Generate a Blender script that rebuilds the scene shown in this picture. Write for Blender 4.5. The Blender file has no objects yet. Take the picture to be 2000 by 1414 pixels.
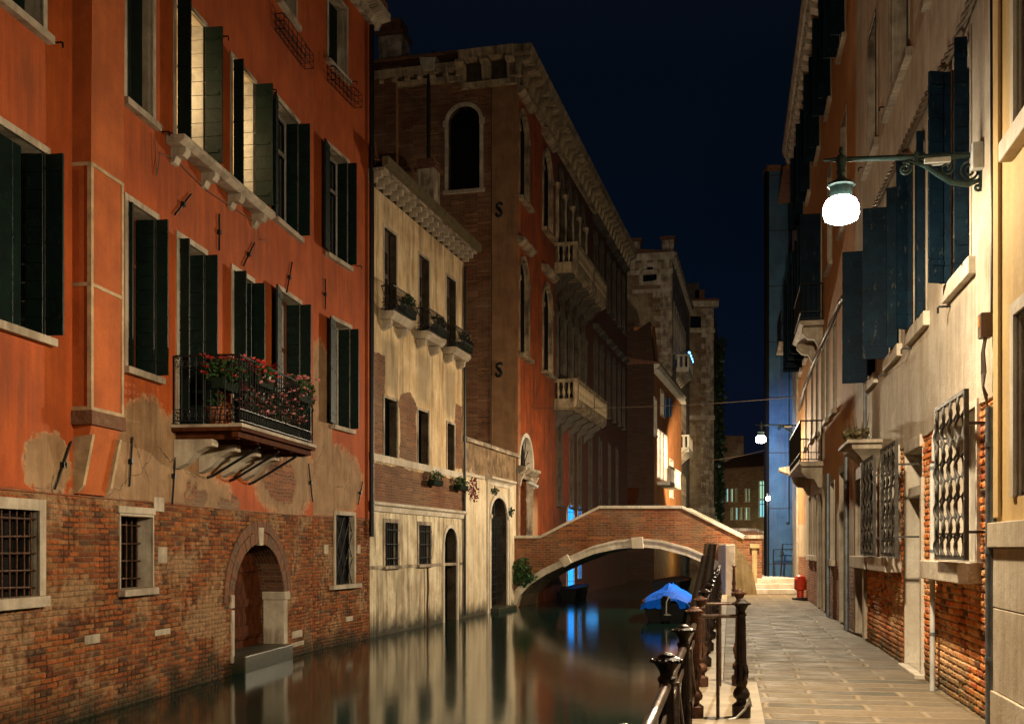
import bpy, bmesh, math, random
from mathutils import Vector, Matrix, noise
random.seed(7)
# ---------------------------------------------------------------- camera
sc = bpy.context.scene
COL = sc.collection
F, CX, HY, EYE, WZ = 2104.0, 1000.0, 1070.0, 1.55, -0.60
cam = bpy.data.cameras.new('camera'); camo = bpy.data.objects.new('camera', cam); COL.objects.link(camo)
cam.sensor_width = 36; cam.lens = F / 2000 * 36; cam.shift_y = (HY - 707) / 2000; cam.clip_end = 2000; cam.clip_start = .05
camo.location = (0, 0, EYE); camo.rotation_euler = (math.radians(90), 0, 0); sc.camera = camo
# ---------------------------------------------------------------- night sky
w = bpy.data.worlds.new('World'); sc.world = w; w.use_nodes = True
wn = w.node_tree; wn.nodes.clear()
_o = wn.nodes.new('ShaderNodeOutputWorld'); _b = wn.nodes.new('ShaderNodeBackground')
_t = wn.nodes.new('ShaderNodeTexCoord'); _s = wn.nodes.new('ShaderNodeSeparateXYZ'); _r = wn.nodes.new('ShaderNodeValToRGB')
_n = wn.nodes.new('ShaderNodeTexNoise'); _n.inputs['Scale'].default_value = 1.6; _n.inputs['Detail'].default_value = 3
_m = wn.nodes.new('ShaderNodeMix'); _m.data_type = 'RGBA'; _m.blend_type = 'MULTIPLY'; _m.inputs[0].default_value = .55
wn.links.new(_t.outputs['Generated'], _s.inputs[0]); wn.links.new(_t.outputs['Generated'], _n.inputs['Vector'])
wn.links.new(_s.outputs['Z'], _r.inputs[0]); wn.links.new(_r.outputs[0], _m.inputs[6])
_r2 = wn.nodes.new('ShaderNodeValToRGB'); _r2.color_ramp.elements[0].color = (.45, .42, .4, 1); _r2.color_ramp.elements[0].position = .35
_r2.color_ramp.elements[1].position = .65
wn.links.new(_n.outputs[0], _r2.inputs[0]); wn.links.new(_r2.outputs[0], _m.inputs[7])
wn.links.new(_m.outputs[2], _b.inputs[0]); wn.links.new(_b.outputs[0], _o.inputs[0])
e = _r.color_ramp.elements
e[0].position = 0; e[0].color = (.006, .0085, .023, 1); e[1].position = .55; e[1].color = (.0042, .0052, .012, 1)
x = e.new(.14); x.color = (.003, .006, .0165, 1)
x = e.new(.26); x.color = (.0012, .0043, .011, 1)
x = e.new(.4); x.color = (.0016, .004, .0082, 1)
_b.inputs[1].default_value = .8
sc.view_settings.view_transform = 'Standard'; sc.view_settings.look = 'None'
sc.view_settings.exposure = 0.0; sc.view_settings.gamma = 1.0
sc.cycles.use_denoising = True; sc.cycles.denoiser = 'OPENIMAGEDENOISE'
sc.cycles.max_bounces = 5; sc.cycles.diffuse_bounces = 2; sc.cycles.glossy_bounces = 3; sc.cycles.transparent_max_bounces = 8
sc.cycles.sample_clamp_indirect = 3.0; sc.cycles.caustics_reflective = False; sc.cycles.caustics_refractive = False
# light levels of the lamps (watt), linear falloff of a street lamp's optics
L1, L2, L0 = 280, 480, 80
WARM = (1.0, .8, .53)
# ---------------------------------------------------------------- frames and meshes
class Fr:
    """a vertical wall plane: u runs along it, d comes out of it towards the canal, z is up"""
    def __init__(s, x0, y0, x1, y1, n=None):
        s.O = Vector((x0, y0)); U = Vector((x1 - x0, y1 - y0)); s.L = U.length; s.U = U.normalized()
        N = Vector((s.U.y, -s.U.x))
        if n is None: n = -Vector((x0, y0))
        s.N = N if N.dot(Vector(n)) > 0 else -N
    def W(s, u, d, z): return Vector((s.O.x + s.U.x * u + s.N.x * d, s.O.y + s.U.y * u + s.N.y * d, z))
    def u(s, px, d=0):
        r = (px - CX) / F; ox = s.O.x + s.N.x * d; oy = s.O.y + s.N.y * d
        return (r * oy - ox) / (s.U.x - r * s.U.y)
    def z(s, px, py, d=0):
        u = s.u(px, d); return EYE + (HY - py) * (s.O.y + s.N.y * d + s.U.y * u) / F
    def ang(s): return math.atan2(s.U.y, s.U.x)
class _W:
    def W(s, u, d, z): return Vector((u, d, z))
WORLD = _W()
def base(o):
    while o is not None and o.parent is not None: o = o.parent
    return o.location if o is not None else Vector((0, 0, 0))
class MB:
    def __init__(s, fr=None): s.v = []; s.f = []; s.fr = fr or WORLD
    def poly(s, pts):
        i = len(s.v); s.v += [tuple(p) for p in pts]; s.f.append(tuple(range(i, i + len(pts)))); return s
    def box(s, u0, u1, d0, d1, z0, z1):
        i = len(s.v)
        s.v += [(u0, d0, z0), (u1, d0, z0), (u1, d1, z0), (u0, d1, z0), (u0, d0, z1), (u1, d0, z1), (u1, d1, z1), (u0, d1, z1)]
        s.f += [tuple(i + k for k in q) for q in ((0, 3, 2, 1), (4, 5, 6, 7), (0, 1, 5, 4), (1, 2, 6, 5), (2, 3, 7, 6), (3, 0, 4, 7))]
        return s
    def obox(s, p, ax, L, th, h):
        """box lying from p=(u,d,z) along the plan direction ax for L, thickness th across it, height h"""
        a = Vector(ax).normalized(); b = Vector((-a.y, a.x)) * th / 2; i = len(s.v); q = Vector((p[0], p[1]))
        for z in (p[2], p[2] + h):
            for c in (q - b, q + a * L - b, q + a * L + b, q + b): s.v.append((c.x, c.y, z))
        s.f += [tuple(i + k for k in f) for f in ((0, 3, 2, 1), (4, 5, 6, 7), (0, 1, 5, 4), (1, 2, 6, 5), (2, 3, 7, 6), (3, 0, 4, 7))]
        return s
    def prism(s, pts, d0, d1):
        """polygon in (u,z) extruded from d0 to d1"""
        n = len(pts); i = len(s.v)
        s.v += [(a, d0, b) for a, b in pts] + [(a, d1, b) for a, b in pts]
        s.f.append(tuple(range(i, i + n))); s.f.append(tuple(range(i + 2 * n - 1, i + n - 1, -1)))
        for k in range(n): s.f.append((i + k, i + (k + 1) % n, i + n + (k + 1) % n, i + n + k))
        return s
    def prism_u(s, pts, u0, u1):
        """polygon in (d,z) extruded along u"""
        n = len(pts); i = len(s.v)
        s.v += [(u0, a, b) for a, b in pts] + [(u1, a, b) for a, b in pts]
        s.f.append(tuple(range(i, i + n))); s.f.append(tuple(range(i + 2 * n - 1, i + n - 1, -1)))
        for k in range(n): s.f.append((i + k, i + (k + 1) % n, i + n + (k + 1) % n, i + n + k))
        return s
    def tube(s, pts, r, n=6, cap=True):
        pts = [Vector(p) for p in pts]; rs = r if isinstance(r, (list, tuple)) else [r] * len(pts)
        i = len(s.v); prev = None
        for k, p in enumerate(pts):
            t = (pts[min(k + 1, len(pts) - 1)] - pts[max(k - 1, 0)])
            if t.length < 1e-9: t = Vector((0, 0, 1))
            t.normalize()
            if prev is None:
                a = Vector((0, 0, 1)) if abs(t.z) < .9 else Vector((1, 0, 0)); x = t.cross(a).normalized()
            else: x = (prev - t * prev.dot(t)).normalized()
            prev = x; y = t.cross(x)
            for j in range(n):
                a = 2 * math.pi * j / n; q = p + (x * math.cos(a) + y * math.sin(a)) * rs[k]; s.v.append(tuple(q))
        for k in range(len(pts) - 1):
            for j in range(n):
                a = i + k * n + j; b = i + k * n + (j + 1) % n; s.f.append((a, b, b + n, a + n))
        if cap:
            s.f.append(tuple(range(i + n - 1, i - 1, -1))); e = i + (len(pts) - 1) * n; s.f.append(tuple(range(e, e + n)))
        return s
    def lathe(s, c, prof, n=16, flute=0):
        i = len(s.v)
        for r, z in prof:
            for j in range(n):
                a = 2 * math.pi * j / n; rr = r * (1 - flute * (j % 2)); s.v.append((c[0] + rr * math.cos(a), c[1] + rr * math.sin(a), c[2] + z))
        for k in range(len(prof) - 1):
            for j in range(n):
                a = i + k * n + j; b = i + k * n + (j + 1) % n; s.f.append((a, b, b + n, a + n))
        s.f.append(tuple(range(i + n - 1, i - 1, -1))); e = i + (len(prof) - 1) * n; s.f.append(tuple(range(e, e + n)))
        return s
    def ball(s, c, r, n=10, sz=1):
        return s.lathe(c, [(r * math.sin(math.pi * k / n) + 1e-4, -r * sz * math.cos(math.pi * k / n)) for k in range(n + 1)], n * 2)
    def build(s, name, mat, parent=None, smooth=False, bevel=0):
        b = base(parent); me = bpy.data.meshes.new(name)
        me.from_pydata([s.fr.W(*p) - b for p in s.v], [], s.f)
        uv = me.uv_layers.new(name='UVMap').data; V = s.v
        for p in me.polygons:
            q = [Vector(V[k]) for k in p.vertices]; nn = Vector((0, 0, 0))
            for k in range(len(q)):
                a, c = q[k], q[(k + 1) % len(q)]; nn += a.cross(c)
            ax, ay, az = abs(nn.x), abs(nn.y), abs(nn.z)
            for li in p.loop_indices:
                c = V[me.loops[li].vertex_index]
                uv[li].uv = (c[0], c[1]) if az >= max(ax, ay) else ((c[0], c[2]) if ay >= ax else (c[1] + .37, c[2]))
        if smooth: me.polygons.foreach_set('use_smooth', [True] * len(me.polygons))
        if mat: me.materials.append(mat)
        bm = bmesh.new(); bm.from_mesh(me); bmesh.ops.recalc_face_normals(bm, faces=bm.faces); bm.to_mesh(me); bm.free()
        if smooth and hasattr(me, 'set_sharp_from_angle'): me.set_sharp_from_angle(angle=math.radians(38))
        o = bpy.data.objects.new(name, me); COL.objects.link(o)
        if parent is not None: o.parent = parent
        if bevel:
            m = o.modifiers.new('bevel', 'BEVEL'); m.width = bevel; m.segments = 2; m.limit_method = 'ANGLE'
        return o
def thing(name, label, cat, loc=(0, 0, 0), group=None, rz=0):
    o = bpy.data.objects.new(name, None); COL.objects.link(o); o.location = loc; o.rotation_euler = (0, 0, rz); o.empty_display_size = .2
    return tag(o, label, cat, group)
def tag(o, label, cat, group=None):
    o['label'] = label; o['category'] = cat
    if group: o['group'] = group
    return o
def struct(o): o['kind'] = 'structure'; return o
def dup(root, loc, rz=None):
    r = root.copy(); COL.objects.link(r); r.location = loc
    if rz is not None: r.rotation_euler = (0, 0, rz)
    def rec(a, b):
        for ch in a.children:
            c = ch.copy(); COL.objects.link(c); c.parent = b; rec(ch, c)
    rec(root, r); return r
# ---------------------------------------------------------------- materials
def hexc(r, g, b): return (r, g, b, 1)
class NT:
    def __init__(s, name):
        s.m = bpy.data.materials.new(name); s.m.use_nodes = True; s.t = s.m.node_tree; s.p = s.t.nodes['Principled BSDF']
        tc = s.t.nodes.new('ShaderNodeTexCoord'); s.uv = tc.outputs['UV']; s.ob = tc.outputs['Object']; s.geo = None
    def n(s, typ, ins=None, **kw):
        k = s.t.nodes.new(typ)
        for a, b in kw.items(): setattr(k, a, b)
        for a, b in (ins or {}).items(): s.set(k.inputs[a], b)
        return k
    def set(s, sock, v):
        if hasattr(v, 'is_output') or isinstance(v, bpy.types.NodeSocket): s.t.links.new(v, sock)
        else: sock.default_value = v
    def noise(s, vec, scale, detail=4, rough=.55, sx=1, sy=1, sz=1):
        if (sx, sy, sz) != (1, 1, 1):
            vec = s.n('ShaderNodeMapping', {'Vector': vec, 'Scale': (sx, sy, sz)}).outputs[0]
        return s.n('ShaderNodeTexNoise', {'Vector': vec, 'Scale': scale, 'Detail': detail, 'Roughness': rough}).outputs[0]
    def math(s, op, a, b=0, c=0, clamp=False):
        k = s.n('ShaderNodeMath', operation=op, use_clamp=clamp); s.set(k.inputs[0], a); s.set(k.inputs[1], b); s.set(k.inputs[2], c); return k.outputs[0]
    def ramp(s, v, lo, hi, a=0., b=1.):
        k = s.n('ShaderNodeMapRange', {0: v, 1: lo, 2: hi, 3: a, 4: b}); k.clamp = True; return k.outputs[0]
    def mix(s, f, a, b, mode='MIX'):
        k = s.n('ShaderNodeMix', data_type='RGBA', blend_type=mode); s.set(k.inputs[0], f); s.set(k.inputs[6], a); s.set(k.inputs[7], b); return k.outputs[2]
    def bump(s, h, strength, dist, normal=None):
        k = s.n('ShaderNodeBump', {'Height': h, 'Strength': strength, 'Distance': dist})
        if normal: s.set(k.inputs['Normal'], normal)
        return k.outputs[0]
    def fin(s, col, rough=.85, normal=None, spec=.3, metal=0):
        s.set(s.p.inputs['Base Color'], col); s.set(s.p.inputs['Roughness'], rough); s.p.inputs['Specular IOR Level'].default_value = spec
        s.p.inputs['Metallic'].default_value = metal
        if normal: s.set(s.p.inputs['Normal'], normal)
        return s.m
def plain(name, col, rough=.7, var=.25, scale=6, bump=.15, metal=0, spec=.4, streak=0, col2=None, uv=False, chips=0):
    n = NT(name); v = n.uv if uv else n.ob
    a = n.noise(v, scale, 5, .6); c2 = col2 or tuple(x * (1 - var) * .8 for x in col[:3]) + (1,)
    c = n.mix(n.ramp(a, .38, .68), col, c2)
    if streak:
        b = n.noise(v, 7, 4, .6, 1, .12 if uv else 1, 1 if uv else .12); c = n.mix(n.ramp(b, .5, .66, 0, streak), c, tuple(x * .25 for x in col[:3]) + (1,))
    if chips: c = n.mix(n.math('MULTIPLY', n.ramp(n.noise(v, 16, 6, .8, 1, 1, .35), .6, .64), chips), c, (.07, .075, .065, 1))
    nb = n.bump(n.noise(v, scale * 5, 4, .6), bump, .02) if bump else None
    return n.fin(c, rough, nb, spec, metal)
def plaster(n, col, col2, stain=.4, sc_=1.0, streakcol=(.06, .04, .025, 1)):
    a = n.noise(n.uv, 1.3 * sc_, 6, .62); c = n.mix(n.ramp(a, .4, .6), col, col2)
    f = n.noise(n.uv, 22, 4, .7); c = n.mix(n.ramp(f, .4, .65, .0, .3), c, tuple(x * .6 for x in col[:3]) + (1,))
    b = n.noise(n.uv, 3.2, 5, .65, 1, .13, 1); c = n.mix(n.ramp(b, .47, .64, 0, stain), c, streakcol)
    d = n.noise(n.uv, 9, 4, .65, 1, .06, 1); c = n.mix(n.ramp(d, .52, .66, 0, stain * .55), c, tuple(x * 1.35 for x in col[:3]) + (1,))
    h = n.math('ADD', n.noise(n.uv, 4, 6, .6), n.math('MULTIPLY', n.noise(n.uv, 40, 3, .6), .25)); return c, h
def cracks(n, c, amt=.8, scale=.9):
    d = n.n('ShaderNodeVectorMath', {0: n.n('ShaderNodeTexNoise', {'Vector': n.uv, 'Scale': 3.5, 'Detail': 5}).outputs['Color'], 3: .35}, operation='SCALE').outputs[0]
    v = n.n('ShaderNodeTexVoronoi', {'Vector': n.n('ShaderNodeVectorMath', {0: n.uv, 1: d}, operation='ADD').outputs[0], 'Scale': scale}, feature='DISTANCE_TO_EDGE').outputs['Distance']
    k = n.math('MULTIPLY', n.ramp(v, .012, .003), n.ramp(n.noise(n.uv, .8, 3), .48, .56)); return n.mix(n.math('MULTIPLY', k, amt), c, (.05, .03, .018, 1))
def bricks(n, c1, c2, mortar, w=.25, h=.068, ms=.010, wob=.012, dark=.35, eff=.0):
    nz = n.n('ShaderNodeTexNoise', {'Vector': n.uv, 'Scale': 3.0, 'Detail': 3}).outputs['Color']
    nz2 = n.n('ShaderNodeTexNoise', {'Vector': n.uv, 'Scale': 17.0, 'Detail': 3}).outputs['Color']
    off = n.n('ShaderNodeVectorMath', {0: nz, 1: (.5, .5, .5)}, operation='SUBTRACT').outputs[0]
    off2 = n.n('ShaderNodeVectorMath', {0: nz2, 1: (.5, .5, .5)}, operation='SUBTRACT').outputs[0]
    off = n.n('ShaderNodeVectorMath', {0: off, 3: wob * 5}, operation='SCALE').outputs[0]
    off2 = n.n('ShaderNodeVectorMath', {0: off2, 3: wob * 1.6}, operation='SCALE').outputs[0]
    v = n.n('ShaderNodeVectorMath', {0: n.uv, 1: off}, operation='ADD').outputs[0]
    v = n.n('ShaderNodeVectorMath', {0: v, 1: off2}, operation='ADD').outputs[0]
    bt = n.n('ShaderNodeTexBrick', {'Vector': v, 'Color1': c1, 'Color2': c2, 'Mortar': mortar, 'Scale': 1, 'Mortar Size': ms, 'Mortar Smooth': .45,
                                    'Bias': 0, 'Brick Width': w, 'Row Height': h})
    bt.offset = .5; col = bt.outputs['Color']; fac = bt.outputs['Fac']
    # odd bricks: a coarse cell noise in brick coordinates
    cell = n.n('ShaderNodeMapping', {'Vector': v, 'Scale': (1 / w * .5, 1 / h, 1)}).outputs[0]
    vo = n.n('ShaderNodeTexWhiteNoise', {'Vector': n.n('ShaderNodeVectorMath', {0: cell}, operation='FLOOR').outputs[0]}, noise_dimensions='2D').outputs['Value']
    fac = n.math('MULTIPLY', fac, n.ramp(n.noise(n.uv, 4.5, 5, .7), .36, .56, .25, 1)); nb = n.math('SUBTRACT', 1, bt.outputs['Fac']); gr = n.noise(n.uv, 38, 4, .75); col = n.mix(n.ramp(gr, .36, .66, 0, .55), n.mix(fac, n.mix(.5, c1, c2) if 0 else col, col), (.05, .025, .015, 1)); big = n.noise(n.uv, .45, 4, .6); col = n.mix(n.ramp(big, .42, .6, 0, .5), col, n.mix(1.0, col, (1.25, .8, .55, 1), 'MULTIPLY'))
    col = n.mix(n.math('MULTIPLY', n.ramp(vo, .72, 1, 0, .6), nb), col, tuple(x * .3 for x in c1[:3]) + (1,))
    col = n.mix(n.math('MULTIPLY', n.ramp(vo, .28, 0, 0, .5), nb), col, (min(c1[0] * 1.5, .6), c1[1] * 1.9, c1[2] * 1.8, 1))
    g = n.noise(n.uv, .9, 6, .65); col = n.mix(n.ramp(g, .45, .64, 0, dark), col, (.035, .02, .012, 1))
    if eff: g2 = n.noise(n.uv, .55, 6, .7); col = n.mix(n.ramp(g2, .47, .68, 0, eff), col, tuple(x * .95 for x in mortar[:3]) + (1,))
    hh = n.math('ADD', n.math('MULTIPLY', nb, 1.0), n.math('MULTIPLY', n.noise(n.uv, 30, 4, .65), .75))
    hh = n.math('ADD', hh, n.math('MULTIPLY', vo, .35))
    return col, hh
def shapes_mask(n, shapes, soft=.12, wob=.5, nscale=1.1):
    """1 inside any of the shapes, ragged edge; shapes: ('above',z) ('below',z) ('ell',u,z,ru,rz) ('rect',u0,u1,z0,z1)"""
    sp = n.n('ShaderNodeSeparateXYZ', {0: n.uv}); U, Z = sp.outputs[0], sp.outputs[1]
    nz = n.math('SUBTRACT', n.noise(n.uv, nscale, 7, .65), .5); nz2 = n.math('SUBTRACT', n.noise(n.n('ShaderNodeVectorMath', {0: n.uv, 1: (7.3, 3.1, 0)}, operation='ADD').outputs[0], nscale, 7, .65), .5)
    U = n.math('ADD', U, n.math('MULTIPLY', nz2, wob)); Z = n.math('ADD', Z, n.math('MULTIPLY', nz, wob)); res = None
    for s_ in shapes:
        if s_[0] == 'above': k = n.ramp(Z, s_[1] - soft * .3, s_[1] + soft * .3)
        elif s_[0] == 'below': k = n.ramp(Z, s_[1] + soft * .3, s_[1] - soft * .3)
        elif s_[0] == 'ell':
            a = n.math('DIVIDE', n.math('SUBTRACT', U, s_[1]), s_[3]); b = n.math('DIVIDE', n.math('SUBTRACT', Z, s_[2]), s_[4])
            r = n.math('SQRT', n.math('ADD', n.math('MULTIPLY', a, a), n.math('MULTIPLY', b, b))); k = n.ramp(r, 1 + soft * .4, 1 - soft * .4)
        else:
            _, u0, u1, z0, z1 = s_
            a = n.math('SUBTRACT', n.math('ABSOLUTE', n.math('SUBTRACT', U, (u0 + u1) / 2)), (u1 - u0) / 2)
            b = n.math('SUBTRACT', n.math('ABSOLUTE', n.math('SUBTRACT', Z, (z0 + z1) / 2)), (z1 - z0) / 2)
            k = n.ramp(n.math('MAXIMUM', a, b), soft * .3, -soft * .3)
        res = k if res is None else n.math('MAXIMUM', res, k)
    return res
def damp(n, col, z0, z1, c=(.012, .018, .008, 1)):
    """algae and tide dirt near the water: a real stain on the wall's foot"""
    sp = n.n('ShaderNodeSeparateXYZ', {0: n.uv}); z = n.math('ADD', sp.outputs[1], n.math('MULTIPLY', n.math('SUBTRACT', n.noise(n.uv, 2.2, 5), .5), (z1 - z0) * 1.2))
    return n.mix(n.ramp(z, z1, z0, 0, .93), col, c)
# ---------------------------------------------------------------- wall lines in plan (metres, camera at 0,0)
def onray(p, d, px):
    r = (px - CX) / F; t = (r * p[1] - p[0]) / (d[0] - r * d[1]); return (p[0] + d[0] * t, p[1] + d[1] * t)
a0 = (-7.316 + .1378 * 8, 8.0); a1 = onray(a0, (.1378, 1), 612); a2 = onray(a1, (.252, 1), 722)
b1 = onray(a2, (.266, 1), 905); c1 = onray(b1, (.266, 1), 1008); d0 = onray(b1, (.266, 1), 1010); d1 = onray(d0, (.2567, 1), 1225)
FA1, FA2 = Fr(*a0, *a1), Fr(*a1, *a2)
FB, FC, FD = Fr(*a2, *b1), Fr(*b1, *c1), Fr(*d0, *d1)
FDS = Fr(d0[0], d0[1], d0[0] - 1, d0[1] + .2567)                      # side of the red palace, runs to the left
r0 = (2.297 + .202 * 2, 2.0); rw = lambda Y: (2.297 + .202 * Y, Y)
FR = Fr(*r0, *rw(60)); RS = math.sqrt(1 + .202 ** 2)                     # right hand wall; u = (Y-2)*RS
def ru(Y): return (Y - 2) * RS
# ---------------------------------------------------------------- shared materials
def m_stone(name, c=(.55, .47, .36, 1), c2=(.3, .24, .17, 1), st=.4, damp_z=None):
    n = NT(name); col, h = plaster(n, c, c2, st)
    if damp_z: col = damp(n, col, *damp_z)
    return n.fin(col, .8, n.bump(h, .5, .03), .3)
M = {}
M['stone'] = m_stone('istrian_stone'); M['stone_white'] = m_stone('white_stone', (.68, .61, .5, 1), (.5, .42, .31, 1), .25)
M['stone_dirty'] = m_stone('dirty_stone', (.5, .41, .3, 1), (.13, .1, .07, 1), .75)
M['iron'] = plain('wrought_iron', (.012, .013, .014, 1), .5, .3, 20, .2, .3)
M['rust'] = plain('rusty_iron', (.05, .03, .02, 1), .55, .3, 25, .35, .5, col2=(.16, .06, .025, 1))
M['post'] = plain('painted_cast_iron', (.012, .0105, .01, 1), .34, .3, 18, .4, .4, col2=(.05, .024, .013, 1))
M['post_rust'] = plain('rusty_cast_iron', (.12, .05, .025, 1), .5, .3, 18, .4, .4, col2=(.035, .02, .015, 1))
M['bar'] = plain('worn_handrail', (.17, .12, .095, 1), .33, .4, 14, .25, .6, col2=(.06, .035, .02, 1))
M['shutter'] = plain('green_shutter', (.0025, .013, .009, 1), .55, .4, 5, .25, col2=(.0015, .006, .005, 1), spec=.2, chips=.3)
M['shutter_pale'] = plain('weathered_green_shutter', (.018, .03, .021, 1), .6, .4, 5, .25, spec=.2)
M['shutter_blue'] = plain('blue_green_shutter', (.003, .013, .025, 1), .65, .4, 4, .3, col2=(.0015, .006, .012, 1), spec=.1, chips=.55)
M['louvre'] = plain('brown_louvre', (.07, .038, .02, 1), .7, .4, 8, .3)
M['wood'] = plain('dark_wood', (.1, .03, .011, 1), .8, .4, 6, .3, streak=.5, spec=.03)
M['reveal_dark'] = plain('recess_shade', (.075, .055, .035, 1), .9, .4, 3, .3, col2=(.025, .018, .012, 1), spec=.1)  # dark colour paints the shade of unlit window recesses
M['palace_stone'] = m_stone('palace_stone', (.4, .3, .18, 1), (.12, .09, .055, 1), .8); M['palace_dark'] = m_stone('dark_palace_stone', (.08, .066, .05, 1), (.03, .027, .022, 1), .7)  # palace_dark: darker copy of palace_stone, mostly along the far front
M['pole'] = plain('mooring_wood', (.05, .03, .018, 1), .55, .4, 9, .4, streak=.5)
M['glass'] = NT('window_glass').fin((.006, .008, .01, 1), .12, None, .5)
M['void'] = NT('dark_room').fin((.004, .0035, .003, 1), .9, None, .1)
M['curtain'] = plain('white_curtain', (.6, .56, .5, 1), .85, .15, 4, .1)
M['frame_w'] = plain('white_casement', (.5, .47, .42, 1), .5, .2, 6, .1)
M['frame_b'] = plain('brown_casement', (.16, .05, .02, 1), .5, .2, 6, .1)
M['roof'] = plain('roof_tile', (.16, .07, .035, 1), .85, .4, 5, .5)
M['zinc'] = plain('grey_pipe', (.2, .23, .25, 1), .45, .25, 6, .2, .4, col2=(.12, .12, .12, 1))
M['pipe_dark'] = plain('dark_pipe', (.01, .009, .008, 1), .5, .3, 6, .2, .2)
M['cable'] = plain('grey_cable', (.16, .12, .085, 1), .6, .3, 12, .1)
M['box'] = plain('dark_green_planter', (.012, .02, .012, 1), .85, .3, 6, .2, spec=.05)
M['terracotta'] = plain('terracotta', (.3, .11, .05, 1), .8, .3, 9, .2)
M['white_box'] = plain('white_plastic', (.6, .6, .56, 1), .5, .1, 5, 0)
def leafm(name, c, c2, rough=.5):
    n = NT(name); a = n.n('ShaderNodeObjectInfo').outputs['Random']
    g = n.noise(n.ob, 9, 3, .6); col = n.mix(n.ramp(g, .35, .65), c, c2); n.p.inputs['Subsurface Weight'].default_value = 0
    return n.fin(col, rough, None, .4)
M['leaf'] = leafm('green_leaves', (.04, .1, .025, 1), (.02, .05, .015, 1)); M['leaf_dark'] = leafm('dark_leaves', (.022, .045, .015, 1), (.012, .02, .008, 1))
M['leaf_dry'] = leafm('dry_leaves', (.16, .12, .05, 1), (.06, .06, .025, 1))
M['flower_red'] = leafm('red_petals', (.62, .03, .025, 1), (.8, .12, .1, 1), .6); M['flower_pink'] = leafm('pink_petals', (.75, .22, .24, 1), (.85, .35, .33, 1), .6)
M['leaf_red'] = leafm('red_leaves', (.3, .015, .02, 1), (.12, .01, .012, 1))
def emis(name, col, s, tr=False):
    m = bpy.data.materials.new(name); m.use_nodes = True; t = m.node_tree; t.nodes.clear()
    o = t.nodes.new('ShaderNodeOutputMaterial'); e = t.nodes.new('ShaderNodeEmission'); e.inputs[0].default_value = (*col, 1); e.inputs[1].default_value = s
    if tr:
        a = t.nodes.new('ShaderNodeAddShader'); b = t.nodes.new('ShaderNodeBsdfTransparent'); t.links.new(e.outputs[0], a.inputs[0]); t.links.new(b.outputs[0], a.inputs[1]); t.links.new(a.outputs[0], o.inputs[0])
    else: t.links.new(e.outputs[0], o.inputs[0])
    return m
# ---------------------------------------------------------------- openings
def outline(h, g=0, gb=None, n=14):
    """outline of an opening, grown by g: up the near side, over, down the far side"""
    u0, u1, z0, z1, ar = h[:5]; gb = g if gb is None else gb; c = (u0 + u1) / 2; hw = (u1 - u0) / 2 + g
    if not ar: return [(u0 - g, z0 - gb), (u0 - g, z1 + g), (u1 + g, z1 + g), (u1 + g, z0 - gb)]
    zs = z1 - ar; p = [(u0 - g, z0 - gb)]
    for k in range(n + 1):
        a = math.pi * (1 - k / n); p.append((c + hw * math.cos(a), zs + (ar + g) * math.sin(a)))
    return p + [(u1 + g, z0 - gb)]
def sheet(mb, u0, u1, z0, z1, holes, d=0):
    us = sorted({round(x, 4) for x in [u0, u1] + [q for h in holes for q in h[:2]] if u0 - 1e-6 <= x <= u1 + 1e-6})
    zs = sorted({round(x, 4) for x in [z0, z1] + [q for h in holes for q in h[2:4]] if z0 - 1e-6 <= x <= z1 + 1e-6})
    for i in range(len(us) - 1):
        for j in range(len(zs) - 1):
            cu, cz = (us[i] + us[i + 1]) / 2, (zs[j] + zs[j + 1]) / 2
            if any(h[0] < cu < h[1] and h[2] < cz < h[3] for h in holes): continue
            mb.poly([(us[i], d, zs[j]), (us[i + 1], d, zs[j]), (us[i + 1], d, zs[j + 1]), (us[i], d, zs[j + 1])])
    for h in holes:
        if h[4]:
            o = outline(h)[1:-1]
            for a, b in zip(o[:-1], o[1:]): mb.poly([(a[0], d, a[1]), (b[0], d, b[1]), (b[0], d, h[3]), (a[0], d, h[3])])
    return mb
def reveal(mb, h, dep, d=0, bottom=True):
    o = outline(h)
    for a, b in zip(o[:-1], o[1:]): mb.poly([(a[0], d, a[1]), (b[0], d, b[1]), (b[0], d - dep, b[1]), (a[0], d - dep, a[1])])
    if bottom: a, b = o[-1], o[0]; mb.poly([(a[0], d, a[1]), (b[0], d, b[1]), (b[0], d - dep, b[1]), (a[0], d - dep, a[1])])
    return mb
def pane_of(o): return [c for c in o.children if c.name.startswith('pane')][0]
def back(mb, h, dep): mb.poly([(a, -dep, b) for a, b in outline(h)]); return mb
def band(mb, h, g, d0, d1, bottom=False, gap=0):
    a = outline(h, gap, 0 if not bottom else gap); b = outline(h, g + gap, 0 if not bottom else g + gap)
    if bottom: a = a + [a[0]]; b = b + [b[0]]
    for k in range(len(a) - 1):
        i = len(mb.v); mb.v += [(a[k][0], d0, a[k][1]), (a[k + 1][0], d0, a[k + 1][1]), (b[k + 1][0], d0, b[k + 1][1]), (b[k][0], d0, b[k][1])]
        mb.v += [(q[0], d1, q[2]) for q in mb.v[i:i + 4]]
        mb.f += [tuple(i + x for x in q) for q in ((0, 1, 2, 3), (7, 6, 5, 4), (0, 4, 5, 1), (3, 2, 6, 7), (1, 5, 6, 2), (0, 3, 7, 4))]
    return mb
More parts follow.
